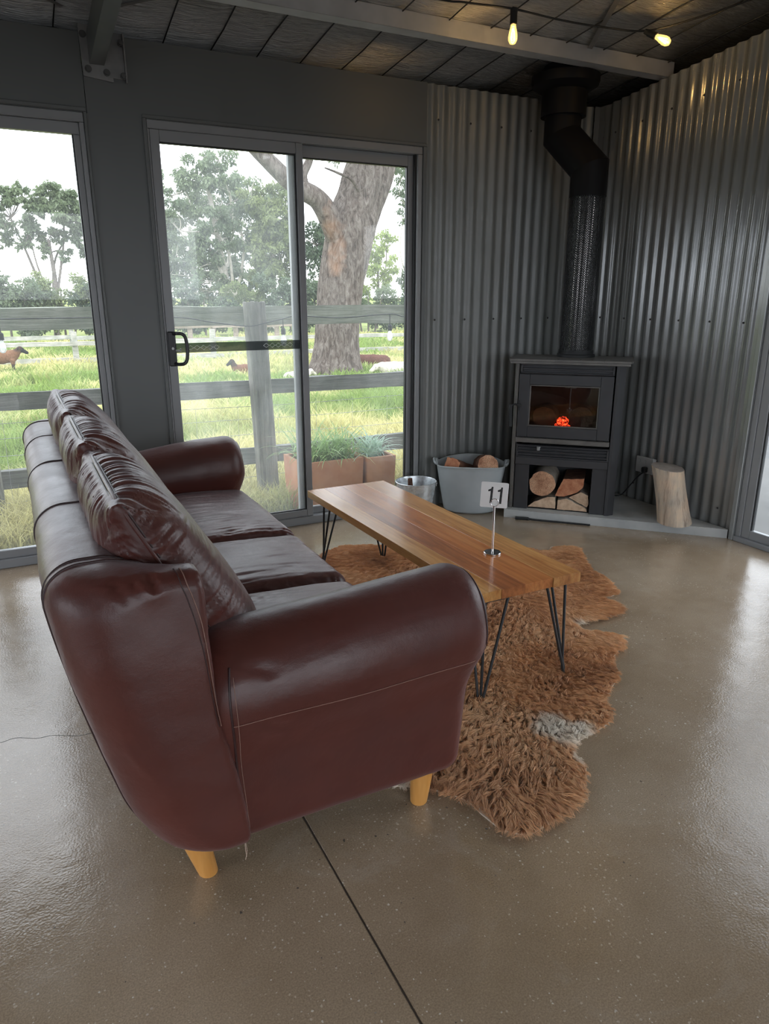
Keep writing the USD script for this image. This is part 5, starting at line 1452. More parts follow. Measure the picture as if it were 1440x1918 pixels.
fence = thing('paddock_fence', 'weathered grey post and three-rail timber fence just outside the windows', 'fence')
FY = 5.23
PX = [-1.98, -0.255, 1.630, 3.44]
def post(x, y, z0, z1, w, d, seed, mat=m_post, par=fence, name='post', lean=0.0):
    n, m = 28, 14
    a = np.arange(n) * 2 * PI / n
    sq = 1 / np.maximum(np.abs(np.cos(a)), np.abs(np.sin(a))) ** 0.72
    v = []
    for k, z in enumerate(np.linspace(z0, z1, m)):
        t = k / (m - 1)
        r = sq * (1 + 0.11 * (meshkit.fbm(np.column_stack([np.cos(a) * 3.2, np.sin(a) * 3.2, np.full(n, z * 0.5)]), 3, seed) - 0.5) * 2) * (1.03 - 0.05 * t)
        top = 0.012 * meshkit.noise(np.column_stack([np.cos(a) * 6, np.sin(a) * 6, np.full(n, 9.0)]), seed) * (t > 0.99)
        v.append(np.column_stack([x + lean * (z - z0) + w / 2 * r * np.cos(a), y + d / 2 * r * np.sin(a), z + top]))
    V = np.vstack(v + [[[x + lean * (z1 - z0), y, z1 - 0.01]]])
    i, j = np.meshgrid(np.arange(m - 1), np.arange(n), indexing='ij')
    q = np.stack([i * n + j, i * n + (j + 1) % n, (i + 1) * n + (j + 1) % n, (i + 1) * n + j], -1).reshape(-1, 4)
    T_ = TM(V, q)
    f3 = [[(m - 1) * n + t, (m - 1) * n + (t + 1) % n, len(V) - 1] for t in range(n)]
    return obj(name, TM(V, np.vstack([T_.faces, f3])), mat, par, smooth=50)
for k, x in enumerate(PX):
    post(x, FY - 0.03, -0.35, 1.345 if k != 1 else 1.25, 0.150, 0.13, 11 + k, lean=-0.03 if k == 2 else 0.0)
for k in range(3):
    a, b = PX[k] + 0.01, PX[k + 1] - 0.01
    z = [(1.252, 0.135), (0.735 if k != 1 else 0.732, 0.112), (0.215, 0.125)]
    for i, (zc, h) in enumerate(z):
        dz = ((0.02, -0.012), (-0.008, 0.004), (0.006, -0.004))[i]
        obj('rail', board((a, FY + 0.065, zc + dz[0] * (k == 0)), (b, FY + 0.065, zc + dz[1] * (k == 0)), h, 0.045, 20 + k * 3 + i), m_rail_top if i == 0 else m_rail, fence, None if i else 'mossy paler top rail', smooth=False)
for zc in (0.60, 0.50, 0.38, 0.06):
    obj('fence_wire', tube(spline([(x, FY + 0.035, zc + 0.006 * math.sin(x * 3 + zc * 9)) for x in np.linspace(-2, 3.5, 12)], 60), 0.0018, 5), m_gal, fence)
for k, x in enumerate(np.linspace(-1.7, 3.3, 17)):
    obj('fence_wire', tube([(x, FY + 0.036, -0.05), (x + 0.01, FY + 0.036, 0.62)], 0.0012, 4), m_gal, fence)

# unlit festoon lights along the top rail
fst = thing('festoon_lights', 'black festoon cable with clear unlit bulbs looped along the fence outside', 'string lights')
cab = [(-0.45, 5.11, 1.235), (-0.14, 5.10, 1.255), (0.05, 5.10, 1.258), (0.48, 5.10, 1.258), (1.02, 5.10, 1.252), (1.22, 5.10, 1.222), (1.48, 5.10, 1.188), (1.62, 5.10, 1.205), (1.76, 5.10, 1.235), (1.88, 5.10, 1.252), (2.21, 5.10, 1.235), (2.62, 5.10, 1.257), (2.77, 5.10, 1.233), (3.2, 5.10, 1.20)]
obj('cable', tube(spline(cab, 160), 0.0038, 6), m_black, fst)
m_bulb = M('clear_bulb', {'t': ('transparent_bsdf', {'color': (0.93, 0.95, 0.96)}), 'gl': ('glossy_bsdf', {'roughness': 0.03}), 'd': ('translucent_bsdf', {'color': (0.9, 0.92, 0.95)}), 'f': ('fresnel', {'IOR': 1.5}), 'm': ('mix_closure', {}), 'm2': ('mix_closure', {'fac': 0.35})},
           [('f.fac', 'm.fac'), ('t.BSDF', 'm.closure1'), ('gl.BSDF', 'm.closure2'), ('m.closure', 'm2.closure1'), ('d.BSDF', 'm2.closure2')], surface='m2.closure')
BULB = [(0.0, 0.0), (0.010, -0.001), (0.0135, -0.012), (0.019, -0.030), (0.0225, -0.048), (0.021, -0.062), (0.013, -0.075), (0.0, -0.079)]
for x, z0, z1 in ((-0.06, 1.256, 1.178), (1.755, 1.234, 1.170), (2.62, 1.257, 1.180)):
    s = obj('socket', move(cat(lathe([(0, 0), (0.010, 0), (0.016, -0.008), (0.017, -0.045), (0, -0.045)], 16), tube([(0, 0, 0), (0, 0, z0 - z1)], 0.0035, 6)), x, 5.095, z1), m_black, fst)
    obj('bulb', move(lathe(BULB, 18), x, 5.095, z1 - 0.045), m_bulb, s, smooth=True)
# the small dark green leaf spray and cable end by the left post
# terracotta planters with strappy plants
m_terra = pbr('terracotta', (0.40, 0.155, 0.075), rough=0.8, col2=(0.52, 0.26, 0.15), scale=5, bump=0.1, bscale=40, bdist=0.004)
m_soil2 = pbr('potting_soil', (0.05, 0.035, 0.025), rough=0.95)
def planter(x0, x1, y0, y1, z0, z1, lab):
    t = thing('terracotta_planter', lab, 'planter')
    w = 0.025
    tp = 0.012
    outer = [(x0 + tp, y0 + tp, z0), (x1 - tp, y0 + tp, z0), (x1 - tp, y1 - tp, z0), (x0 + tp, y1 - tp, z0), (x0, y0, z1), (x1, y0, z1), (x1, y1, z1), (x0, y1, z1)]
    inner = [(x0 + w, y0 + w, z1), (x1 - w, y0 + w, z1), (x1 - w, y1 - w, z1), (x0 + w, y1 - w, z1), (x0 + w, y0 + w, z1 - 0.06), (x1 - w, y0 + w, z1 - 0.06), (x1 - w, y1 - w, z1 - 0.06), (x0 + w, y1 - w, z1 - 0.06)]
    f = [[3, 2, 1, 0]] + [[i, (i + 1) % 4, 4 + (i + 1) % 4, 4 + i] for i in range(4)] + [[4 + i, 4 + (i + 1) % 4, 8 + (i + 1) % 4, 8 + i] for i in range(4)] + [[8 + i, 8 + (i + 1) % 4, 12 + (i + 1) % 4, 12 + i] for i in range(4)]
    obj('box', TM(outer + inner, f), m_terra, t, smooth=False)
    obj('soil', box(x0 + w + 0.001, x1 - w - 0.001, y0 + w + 0.001, y1 - w - 0.001, z1 - 0.058, z1 - 0.030), m_soil2, t)
planter(1.655, 2.125, 4.54, 4.91, -0.115, 0.288, 'long terracotta box planter outside the fixed door leaf')
planter(2.145, 2.375, 4.52, 4.88, -0.115, 0.285, 'shorter terracotta planter at the right, next to the wall end')
m_strap = M('strappy_leaf', {'g': ('geometry', {}), 'n': ('noise_texture', {'scale': 9.0, 'detail': 3.0}), 'r': ('rgb_ramp', {'ramp': [(0.3, (0.12, 0.23, 0.06)), (0.7, (0.32, 0.45, 0.18))]}), 'p': ('principled_bsdf', {'roughness': 0.45}), 't': ('translucent_bsdf', {}), 'm': ('mix_closure', {'fac': 0.3})},
            [('g.position', 'n.vector'), ('n.fac', 'r.fac'), ('r.color', 'p.base_color'), ('r.color', 't.color'), ('p.BSDF', 'm.closure1'), ('t.BSDF', 'm.closure2')], surface='m.closure')
m_strap2 = M('blue_strappy_leaf', {'p': ('principled_bsdf', {'base_color': (0.30, 0.42, 0.33), 'roughness': 0.45}), 't': ('translucent_bsdf', {'color': (0.3, 0.42, 0.3)}), 'm': ('mix_closure', {'fac': 0.25})},
             [('p.BSDF', 'm.closure1'), ('t.BSDF', 'm.closure2')], surface='m.closure')
def blade_curve(base, az, ln, rise, w, n=7):
    """An arching strap leaf as a thin ribbon."""
    s = np.linspace(0, 1, n)
    d = np.array([math.cos(az), math.sin(az), 0])
    e = np.array([-math.sin(az), math.cos(az), 0])
    th0 = rise
    P = [np.array(base, float)]
    th = th0
    for k in range(1, n):
        th -= (2.2 - 0.6 * rise) / n * (0.4 + s[k])
        P.append(P[-1] + (d * math.cos(th) + np.array([0, 0, 1]) * math.sin(th)) * ln / (n - 1))
    P = np.array(P)
    ww = w * np.minimum(1, 0.45 + 2.2 * s) * (1 - s ** 3 * 0.95)
    v = np.vstack([P - e * ww[:, None] / 2, P + e * ww[:, None] / 2 + [0, 0, 0.0]])
    f = [[k, k + 1, n + k + 1, n + k] for k in range(n - 1)]
    return TM(v, f)
def strappy(name, lab, x0, x1, y0, y1, z, count, lo, hi, mat, seed):
    rg_ = np.random.default_rng(seed)
    bl = []
    for k in range(count):
        bl.append(blade_curve((rg_.uniform(x0, x1), rg_.uniform(y0, y1), z), rg_.uniform(0, 2 * PI), rg_.uniform(lo, hi), rg_.uniform(0.75, 1.45), rg_.uniform(0.007, 0.013)))
    t = thing(name, lab, 'plant')
    obj('leaves', cat(bl), mat, t, None, None, None, 'stuff', smooth=True)
strappy('strappy_plant', 'clump of arching green strap leaves filling the long terracotta planter', 1.72, 2.10, 4.60, 4.85, 0.256, 330, 0.20, 0.40, m_strap, 61)
strappy('strappy_plant', 'bluish strap-leaved plant in the shorter terracotta planter', 2.18, 2.33, 4.58, 4.80, 0.254, 120, 0.18, 0.33, m_strap2, 62)

# ------------------------------------------------------------------ grass
def grass_mat():
    return M('grass_blade', {'a': ('attribute', {'attribute': 'tint'}), 'p': ('principled_bsdf', {'roughness': 0.6, 'specular_ior_level': 0.25}), 't': ('translucent_bsdf', {}), 'm': ('mix_closure', {'fac': 0.40})},
             [('a.color', 'p.base_color'), ('a.color', 't.color'), ('p.BSDF', 'm.closure1'), ('t.BSDF', 'm.closure2')], surface='m.closure')
m_grass = grass_mat()
def grass(N, seed, ya, yb, hl, hh, dry, wmul):
    g = np.random.default_rng(seed)
    y = ya + (yb - ya) * g.random(N) ** 1.35
    x = -0.12 * y - 0.7 + g.random(N) * (0.57 * y + 1.5 + 0.12 * y)
    keep = ~((x > 1.62) & (x < 2.40) & (y > 4.45) & (y < 4.95))
    x, y = x[keep], y[keep]
    N = len(x)
    z = ground_z(x, y)
    tuft = meshkit.fbm(np.column_stack([x * 1.3, y * 1.3, x * 0]), 3, seed + 1)
    drym = meshkit.fbm(np.column_stack([x * 0.55, y * 0.55, x * 0 + 4]), 3, seed + 2)
    h = (hl + (hh - hl) * g.random(N)) * (0.35 + 1.5 * np.clip(tuft - 0.25, 0, 1) * 1.6)
    w = (0.0045 + 0.004 * g.random(N)) * wmul * (1 + y / 9.0)
    az, bend = g.random(N) * 2 * PI, 0.25 + 0.9 * g.random(N)
    d = np.column_stack([np.cos(az), np.sin(az), 0 * az])
    fz = g.random(N) * 2 * PI
    e = np.column_stack([np.cos(fz), np.sin(fz), 0 * az]) * w[:, None] / 2
    b = np.column_stack([x, y, z - 0.01])
    mid = b + d * (h * bend * 0.25)[:, None] + np.column_stack([0 * h, 0 * h, h * 0.62])
    tip = b + d * (h * bend * 0.85)[:, None] + np.column_stack([0 * h, 0 * h, h * 0.97])
    V = np.stack([b - e, b + e, mid - e * 0.8, mid + e * 0.8, tip], 1).reshape(-1, 3)
    k = np.arange(N)[:, None] * 5
    F = np.vstack([k + [[0, 1, 3]], k + [[0, 3, 2]], k + [[2, 3, 4]]])
    t = np.clip((drym - 0.5) * 4 + 0.45 + dry + 0.35 * (g.random(N) - 0.5), 0, 1)[:, None]
    col = np.array([0.165, 0.235, 0.055]) * (1 - t) + np.array([0.48, 0.44, 0.20]) * t
    col = col * (0.75 + 0.5 * g.random(N))[:, None]
    return TM(V, F), np.repeat(col, 5, 0)
for N, seed, ya, yb, hl, hh, dry, wm, lab in ((70000, 71, 4.56, 13.0, 0.10, 0.26, 0.0, 1.0, 'lush green and straw grass round the fence and planters'), (60000, 72, 10.0, 30.0, 0.10, 0.22, -0.05, 1.7, 'grazed green grass of the paddock beyond the fence')):
    gm_, gc = grass(N, seed, ya, yb, hl, hh, dry, wm)
    p = obj('paddock_grass', gm_, m_grass, None, lab, 'grass', None, 'stuff', smooth=False)
    # smooth=False keeps the vertices as given
    tint(p, gc)

# ------------------------------------------------------------------ far fences
def far_fence(lab, y, x0, x1, step_, rails, zt, seed, mat, pw=0.14, slope=0.0):
    t = thing('far_fence', lab, 'fence')
    rg_ = np.random.default_rng(seed)
    xs_ = np.arange(x0, x1 + 0.01, step_)
    for x in xs_:
        yy = y + slope * (x - x0)
        post(x + rg_.uniform(-.05, .05), yy, -0.6, zt + rg_.uniform(-0.05, 0.08), pw, pw, int(rg_.integers(1000)), mat, t)
    for a, b in zip(xs_[:-1], xs_[1:]):
        for zc, h in rails:
            dz = rg_.uniform(-0.02, 0.02, 2)
            obj('rail', board((a, y + slope * (a - x0) - 0.09, zc + dz[0]), (b, y + slope * (b - x0) - 0.09, zc + dz[1]), h, 0.05, int(rg_.integers(1000)), 6), mat, t, smooth=False)
m_far = wood_grey('silvered_far_rail', (0.26, 0.25, 0.23), (0.50, 0.48, 0.45), (2, 30, 30), 8.0)
m_far_d = wood_grey('brown_far_rail', (0.15, 0.115, 0.09), (0.34, 0.28, 0.24), (2, 30, 30), 9.0)
far_fence('silver-grey two-rail fence across the middle of the paddock', 19.9, -2.1, 13.5, 3.47, ((0.235, 0.10), (-0.165, 0.11)), 0.50, 81, m_far)
far_fence('brown close-posted yard fence far behind the lying dark-headed sheep', 26.6, 4.8, 10.6, 0.83, ((0.34, 0.16), (-0.14, 0.14)), 0.34, 82, m_far_d, 0.17)
far_fence('pale rail fence on the far left in front of the shrubs', 25.0, -3.2, 4.2, 2.45, ((0.50, 0.16), (0.12, 0.12)), 0.75, 83, m_far)

# ------------------------------------------------------------------ sheep
m_fleece = M('fleece', {'a': ('attribute', {'attribute': 'tint'}), 'g': ('geometry', {}), 'n': ('noise_texture', {'scale': 26.0, 'detail': 5.0, 'roughness': 0.7}), 'r': ('rgb_ramp', {'ramp': [(0.3, (0.6, 0.6, 0.6)), (0.7, (1.2, 1.2, 1.2))]}), 'm': ('mix', {'mix_type': 'multiply', 'fac': 1.0}),
                        'b': ('bump', {'strength': 0.7, 'distance': 0.02}), 'p': ('principled_bsdf', {'roughness': 0.95, 'specular_ior_level': 0.1})},
             [('a.color', 'm.color1'), ('g.position', 'n.vector'), ('n.fac', 'r.fac'), ('r.color', 'm.color2'), ('m.color', 'p.base_color'), ('n.fac', 'b.height'), ('b.normal', 'p.normal')])
def sheep(lab, at, yaw, scale, lying, body, face, head_up=1.0, seed=0, group=None):
    """One continuous body; x is the sheep's forward direction before yaw. Measures in metres of a 0.65 m sheep."""
    B_ = []
    if not lying:
        zb = 0.50
        legs = []
        for sx_, dy in ((0.26, 0.10), (0.30, -0.10)):      # forelegs: elbow, knee (wrist), fetlock, hoof
            legs.append([(sx_, dy, zb - 0.10, 0.075), (sx_ + 0.01, dy, 0.30, 0.042), (sx_, dy, 0.17, 0.030), (sx_ + 0.005, dy, 0.05, 0.024), (sx_ + 0.03, dy, 0.015, 0.028)])
        for sx_, dy in ((-0.30, 0.11), (-0.24, -0.11)):    # hind legs: hip, knee forward, hock back, fetlock, hoof
            legs.append([(sx_, dy, zb - 0.04, 0.11), (sx_ + 0.07, dy, 0.36, 0.075), (sx_ - 0.07, dy, 0.23, 0.036), (sx_ - 0.05, dy, 0.06, 0.025), (sx_ - 0.02, dy, 0.015, 0.028)])
    else:
        zb = 0.22
        legs = [[(0.24, 0.12, 0.12, 0.07), (0.36, 0.14, 0.05, 0.035), (0.24, 0.16, 0.03, 0.028)], [(0.24, -0.12, 0.12, 0.07), (0.38, -0.13, 0.05, 0.035), (0.26, -0.16, 0.03, 0.028)],
                [(-0.28, 0.15, 0.14, 0.10), (-0.14, 0.20, 0.06, 0.05), (-0.26, 0.22, 0.03, 0.03)], [(-0.28, -0.15, 0.14, 0.10), (-0.14, -0.20, 0.06, 0.05), (-0.26, -0.22, 0.03, 0.03)]]
    hu = head_up
    nk = (0.36, 0, zb + 0.06)
    hd = (0.36 + 0.16 * (1.2 - 0.4 * hu), 0, zb + 0.06 + 0.22 * hu)
    mz = (hd[0] + 0.17, 0, hd[2] - 0.10)
    body_b = [((-0.30, 0, zb), (0.0, 0, zb - 0.01), 0.165, 0.185), ((0.0, 0, zb - 0.01), (0.27, 0, zb + 0.01), 0.185, 0.165), ((0.25, 0, zb + 0.02), nk, 0.15, 0.12), (nk, hd, 0.115, 0.075)]
    face_b = [(hd, mz, 0.070, 0.042)]
    ears = [((hd[0] - 0.02, s * 0.05, hd[2] + 0.03), (hd[0] - 0.05, s * 0.13, hd[2] + 0.005), 0.022, 0.012) for s in (-1, 1)]
    tail = [((-0.44, 0, zb + 0.05), (-0.49, 0, zb - 0.12), 0.035, 0.025)]
    bones = body_b + face_b + ears + tail
    for Lg in legs:
        for a, b in zip(Lg[:-1], Lg[1:]):
            bones.append((a[:3], b[:3], a[3], b[3]))
    def f(p):
        d = None
        for a, b, ra, rb in bones:
            c = capsule(p, a, b, ra, rb)
            d = c if d is None else smin(d, c, 0.035)
        return d
    v, q = surface_nets(f, (-0.62, -0.30, -0.03), (0.85, 0.30, 0.95), 0.022)
    fd = np.min([capsule(v, a, b, ra, rb) for a, b, ra, rb in face_b + ears], 0)
    ld = (v[:, 2] < (0.30 if not lying else 0.07)) & (v[:, 2] < zb - 0.12)
    m_ = sstep(0.03, 0.005, fd)[:, None] if face is not None else 0
    col = np.array(body)[None] * (0.85 + 0.3 * meshkit.noise(v * 9, seed))[:, None]
    if face is not None:
        nkd = capsule(v, nk, hd, 0.115, 0.075)
        m_ = np.maximum(m_, sstep(0.02, -0.01, nkd)[:, None] * sstep(nk[2] + 0.03, nk[2] + 0.12, v[:, 2])[:, None])
        m_ = np.maximum(m_, ld[:, None] * 0.8)
        col = col * (1 - m_) + np.array(face) * m_
    v = v + grad(f, v, 0.004) * (0.014 * (meshkit.fbm(v * 14, 3, seed) - 0.5) * (1 - np.broadcast_to(m_, (len(v), 1))[:, 0]))[:, None]
    c, s = math.cos(yaw), math.sin(yaw)
    V = v * scale
    V = np.column_stack([V[:, 0] * c - V[:, 1] * s, V[:, 0] * s + V[:, 1] * c, V[:, 2]]) + np.array(at)
    t = thing('sheep', lab, 'sheep', group)
    p = obj('body', TM(V, q), m_fleece, t, smooth=True)
    tint(p, col)
    eyes = []
    for sy in (-1, 1):
        e = trimesh.creation.icosphere(1, 0.011); move(e, hd[0] + 0.055, sy * 0.062, hd[2] - 0.005)
        w = e.vertices * scale
        e.vertices = np.column_stack([w[:, 0] * c - w[:, 1] * s, w[:, 0] * s + w[:, 1] * c, w[:, 2]]) + np.array(at)
        obj('eye', e, m_black, t)
def gat(x, y):
    return float(ground_z(np.array([x]), np.array([y]))[0])
BR, WH, BK = (0.20, 0.10, 0.055), (0.68, 0.62, 0.52), (0.022, 0.020, 0.020)
sheep('brown sheep with a black head standing at the left edge of the paddock', (-0.28, 18.4, gat(-0.28, 18.4) - 0.03), -0.18, 0.80, False, BR, BK, 0.62, 1)
sheep('brown sheep with a dark head lying in the grass left of the fence post', (4.52, 15.8, gat(4.52, 15.8) - 0.03), PI + 0.25, 0.66, True, (0.17, 0.08, 0.05), BK, 1.05, 2)
sheep('dark brown sheep lying right against the big tree trunk, behind a white one', (7.78, 16.0, gat(7.78, 16.0) - 0.02), PI - 0.3, 0.86, True, (0.13, 0.06, 0.045), None, 0.15, 3)
sheep('white sheep lying with its head low, right of the big tree trunk', (7.45, 14.3, gat(7.45, 14.3) - 0.05), PI + 0.15, 0.86, True, WH, None, 0.05, 4)
sheep('white sheep lying mostly hidden behind the door stile left of the big tree', (5.22, 14.4, gat(5.22, 14.4) - 0.10), 0.3, 0.70, True, WH, None, 0.3, 5)
sheep('small far white sheep lying beyond the silver fence right of the trunk', (9.00, 20.8, gat(9.0, 20.8)), 1.9, 0.75, True, WH, None, 0.8, 6)
sheep('pale sheep lying near the right edge of the door view', (9.1, 16.2, gat(9.1, 16.2)), 0.2, 0.75, True, (0.62, 0.62, 0.62), None, 0.3, 7)

# ------------------------------------------------------------------ trees
def leaf_mat(name, a, b, tr=0.3):
    return M(name, {'g': ('geometry', {}), 'n': ('noise_texture', {'scale': 0.9, 'detail': 4.0}), 'r': ('rgb_ramp', {'ramp': [(0.3, a), (0.7, b)]}), 'p': ('principled_bsdf', {'roughness': 0.5, 'specular_ior_level': 0.4}), 't': ('translucent_bsdf', {}), 'm': ('mix_closure', {'fac': tr})},
             [('g.position', 'n.vector'), ('n.fac', 'r.fac'), ('r.color', 'p.base_color'), ('r.color', 't.color'), ('p.BSDF', 'm.closure1'), ('t.BSDF', 'm.closure2')], surface='m.closure')
m_leaf = [leaf_mat('gum_leaf', (0.075, 0.105, 0.058), (0.155, 0.19, 0.10)), leaf_mat('olive_leaf', (0.085, 0.115, 0.042), (0.18, 0.21, 0.078)), leaf_mat('dark_leaf', (0.048, 0.075, 0.045), (0.10, 0.13, 0.072)), leaf_mat('bright_leaf', (0.16, 0.22, 0.05), (0.30, 0.36, 0.10))]
m_gbark = pbr('pale_gum_bark', (0.30, 0.26, 0.22), rough=0.9, col2=(0.55, 0.50, 0.44), scale=3, bump=0.3, bscale=10, bdist=0.02)
m_dbark = pbr('dark_tree_bark', (0.09, 0.075, 0.062), rough=0.95, col2=(0.20, 0.17, 0.145), scale=3, bump=0.3, bscale=10, bdist=0.02)
def leaves(clumps, n_each, size, rg_, hang=0.6):
    """Leaf quads round the clump centres (x, y, z, r)."""
    C = np.array(clumps)
    sub = []
    for x, y, z, r in C:
        for _ in range(7):
            d_ = rg_.standard_normal(3); d_ /= np.linalg.norm(d_)
            sub.append([*(np.array([x, y, z]) + d_ * r * [1.05, 1.05, 0.95] * rg_.uniform(0.35, 1.0)), r * rg_.uniform(0.26, 0.5)])
    n_each = n_each / 7
    C = np.array(sub)
    w = C[:, 3] ** 2; w = w / w.sum()
    N = int(n_each * len(C))
    k = rg_.choice(len(C), N, p=w)
    d = rg_.standard_normal((N, 3)); d /= np.linalg.norm(d, axis=1, keepdims=True)
    r = C[k, 3] * (0.25 + 0.75 * rg_.random(N) ** 0.5)
    c = C[k, :3] + d * r[:, None] * [1, 1, 0.75]
    ln = 0.78 * size * (0.6 + 0.8 * rg_.random(N)); wd_ = ln * 0.26
    a = rg_.standard_normal((N, 3)); a[:, 2] -= hang * 2; a /= np.linalg.norm(a, axis=1, keepdims=True)
    b = np.cross(a, rg_.standard_normal((N, 3))); b /= np.linalg.norm(b, axis=1, keepdims=True) + 1e-9
    V = np.stack([c, c + a * (ln * 0.45)[:, None] + b * wd_[:, None], c + a * ln[:, None], c + a * (ln * 0.45)[:, None] - b * wd_[:, None]], 1).reshape(-1, 3)
    q = np.arange(N)[:, None] * 4 + np.arange(4)[None]
    return TM(V, q)
def tree(name, lab, base, trunk_top, r0, limbs, clumps, n_each, size, lm, bm, seed, catg='tree', hang=0.6):
    """trunk from base to trunk_top; limbs: (start fraction on trunk, end xyz, radius); clumps (x, y, z, r)."""
    rg_ = np.random.default_rng(seed)
    t = thing(name, lab, catg)
    b, tt = np.array(base, float), np.array(trunk_top, float)
    mid = (b + tt) / 2 + rg_.standard_normal(3) * [0.15, 0.15, 0] * np.linalg.norm(tt - b) * 0.12
    P = spline([b - [0, 0, 0.2], b + (mid - b) * 0.15, mid, tt], 24)
    obj('trunk', tube(P, np.linspace(r0, r0 * 0.45, len(P)), 10), bm, t, smooth=True)
    tw = []
    for f0, e, r in limbs:
        s = P[int(f0 * (len(P) - 1))]
        e = np.array(e, float)
        m_ = (s + e) / 2 + rg_.standard_normal(3) * 0.10 * np.linalg.norm(e - s) + [0, 0, 0.1 * np.linalg.norm(e - s)]
        Q = spline([s, m_, e], 16)
        obj('limb', tube(Q, np.linspace(r, r * 0.3, len(Q)), 7), bm, t, smooth=True)
    # twigs reach from the nearest limb end or trunk to each clump
    ends = np.array([e for _, e, _ in limbs] + [tt] + list(P[8:]))
    for c in clumps:
        c3 = np.array(c[:3])
        s = ends[np.argmin(np.linalg.norm(ends - c3, axis=1))]
        for k in range(2):
            e = c3 + rg_.standard_normal(3) * c[3] * 0.5
            m_ = (s + e) / 2 + rg_.standard_normal(3) * 0.12 * np.linalg.norm(e - s)
            Q = spline([s, m_, e], 8)
            tw.append(tube(Q, np.linspace(r0 * 0.16, r0 * 0.03, len(Q)), 4, caps=False))
    if tw:
        obj('twigs', cat(tw), bm, t, kind='stuff', smooth=True)
    obj('foliage', leaves(clumps, n_each, size, rg_, hang), lm, t, kind='stuff', smooth=False)
def blob(rg_, cx, cy, cz, sx_, sy_, sz_, n, r0, r1):
    return [(cx + sx_ * rg_.uniform(-1, 1), cy + sy_ * rg_.uniform(-1, 1), cz + sz_ * rg_.uniform(-1, 1), rg_.uniform(r0, r1)) for _ in range(n)]
rt_ = np.random.default_rng(101)
# left window: airy gums
cl1 = [(0.25, 35, 4.9, 0.45), (0.7, 35, 5.2, 0.4), (1.5, 35, 5.0, 0.5), (2.0, 35, 5.5, 0.55), (2.5, 35, 5.5, 0.55), (3.0, 35, 5.2, 0.5), (3.3, 35.5, 4.6, 0.5), (2.6, 34.6, 4.7, 0.55), (1.9, 34.6, 4.6, 0.5), (1.3, 35, 4.2, 0.42), (0.4, 35, 4.2, 0.40),
       (2.9, 35, 3.9, 0.45), (2.2, 35, 3.8, 0.42), (1.0, 35, 3.5, 0.35), (3.3, 35, 3.4, 0.4), (1.6, 35, 3.2, 0.35), (2.5, 35, 3.1, 0.35)]
cl1 += blob(np.random.default_rng(9), 1.7, 35, 4.4, 1.7, 0.4, 1.0, 12, 0.3, 0.5)
tree('gum_tree', 'airy eucalypt with an open crown seen through the left window', (1.75, 35, -0.3), (1.9, 35, 3.6), 0.14, [(0.35, (3.0, 35, 4.2), 0.07), (0.4, (0.6, 35, 4.4), 0.07), (0.6, (2.4, 35, 4.9), 0.06), (0.5, (1.2, 35, 3.9), 0.05)], cl1, 420, 0.20, m_leaf[0], m_dbark, 201)
cl2 = [(-1.0, 36, 4.3, 0.6), (-0.5, 36, 4.8, 0.5), (-0.2, 36, 4.1, 0.45), (-1.6, 36, 3.9, 0.7), (-0.7, 36, 3.4, 0.5), (-2.4, 36, 4.2, 0.8), (-0.1, 36, 3.2, 0.35)]
tree('gum_tree', 'eucalypt at the far left edge of the left window', (-0.9, 36, -0.3), (-0.8, 36, 3.2), 0.13, [(0.5, (-1.6, 36, 3.9), 0.06), (0.5, (-0.2, 36, 4.0), 0.05)], cl2, 420, 0.20, m_leaf[1], m_dbark, 202)
# left door leaf: big dense gum, crown in billows
cl3 = [(7.3, 38, 4.4, 0.8), (7.6, 38, 5.6, 0.7), (8.2, 38, 6.5, 0.8), (8.8, 38, 7.3, 0.8), (9.6, 38, 7.7, 0.8), (10.3, 38, 7.6, 0.7), (9.2, 37.5, 6.4, 0.8), (10.2, 37.5, 6.6, 0.8), (8.2, 37.5, 5.2, 0.8), (7.5, 37.5, 3.4, 0.8), (8.4, 37.5, 3.9, 0.8),
       (9.4, 37.5, 4.8, 0.8), (10.4, 37.5, 5.3, 0.75), (7.3, 38, 2.4, 0.8), (8.4, 37.5, 2.6, 0.7), (9.4, 37.5, 3.4, 0.7), (10.6, 37.5, 4.0, 0.75), (9.6, 37.5, 2.2, 0.6), (10.6, 38, 2.6, 0.6), (9.0, 38, 5.6, 0.7)]
tree('gum_tree', 'tall dense grey-green eucalypt filling the sliding leaf of the door', (10.6, 38, -0.3), (9.5, 38, 6.6), 0.24, [(0.35, (8.0, 38, 4.4), 0.10), (0.45, (10.6, 38, 6.2), 0.10), (0.55, (8.4, 38, 6.2), 0.09), (0.3, (7.6, 38, 3.0), 0.08), (0.6, (10.3, 38, 7.2), 0.08)], cl3, 640, 0.23, m_leaf[0], m_gbark, 203)
cl3 += blob(np.random.default_rng(7), 9.0, 37.8, 4.6, 1.8, 0.5, 2.6, 26, 0.45, 0.8)
cl4 = [(11.4, 37, 6.0, 0.8), (12.2, 37, 6.1, 0.8), (12.9, 37, 5.9, 0.8), (11.6, 36.6, 5.0, 0.8), (12.5, 36.6, 5.0, 0.9), (13.2, 37, 4.6, 0.8), (11.7, 36.6, 3.9, 0.8), (12.7, 36.6, 3.6, 0.8), (11.6, 36.5, 2.6, 0.8), (12.6, 36.5, 2.4, 0.8), (13.4, 37, 3.0, 0.8)]
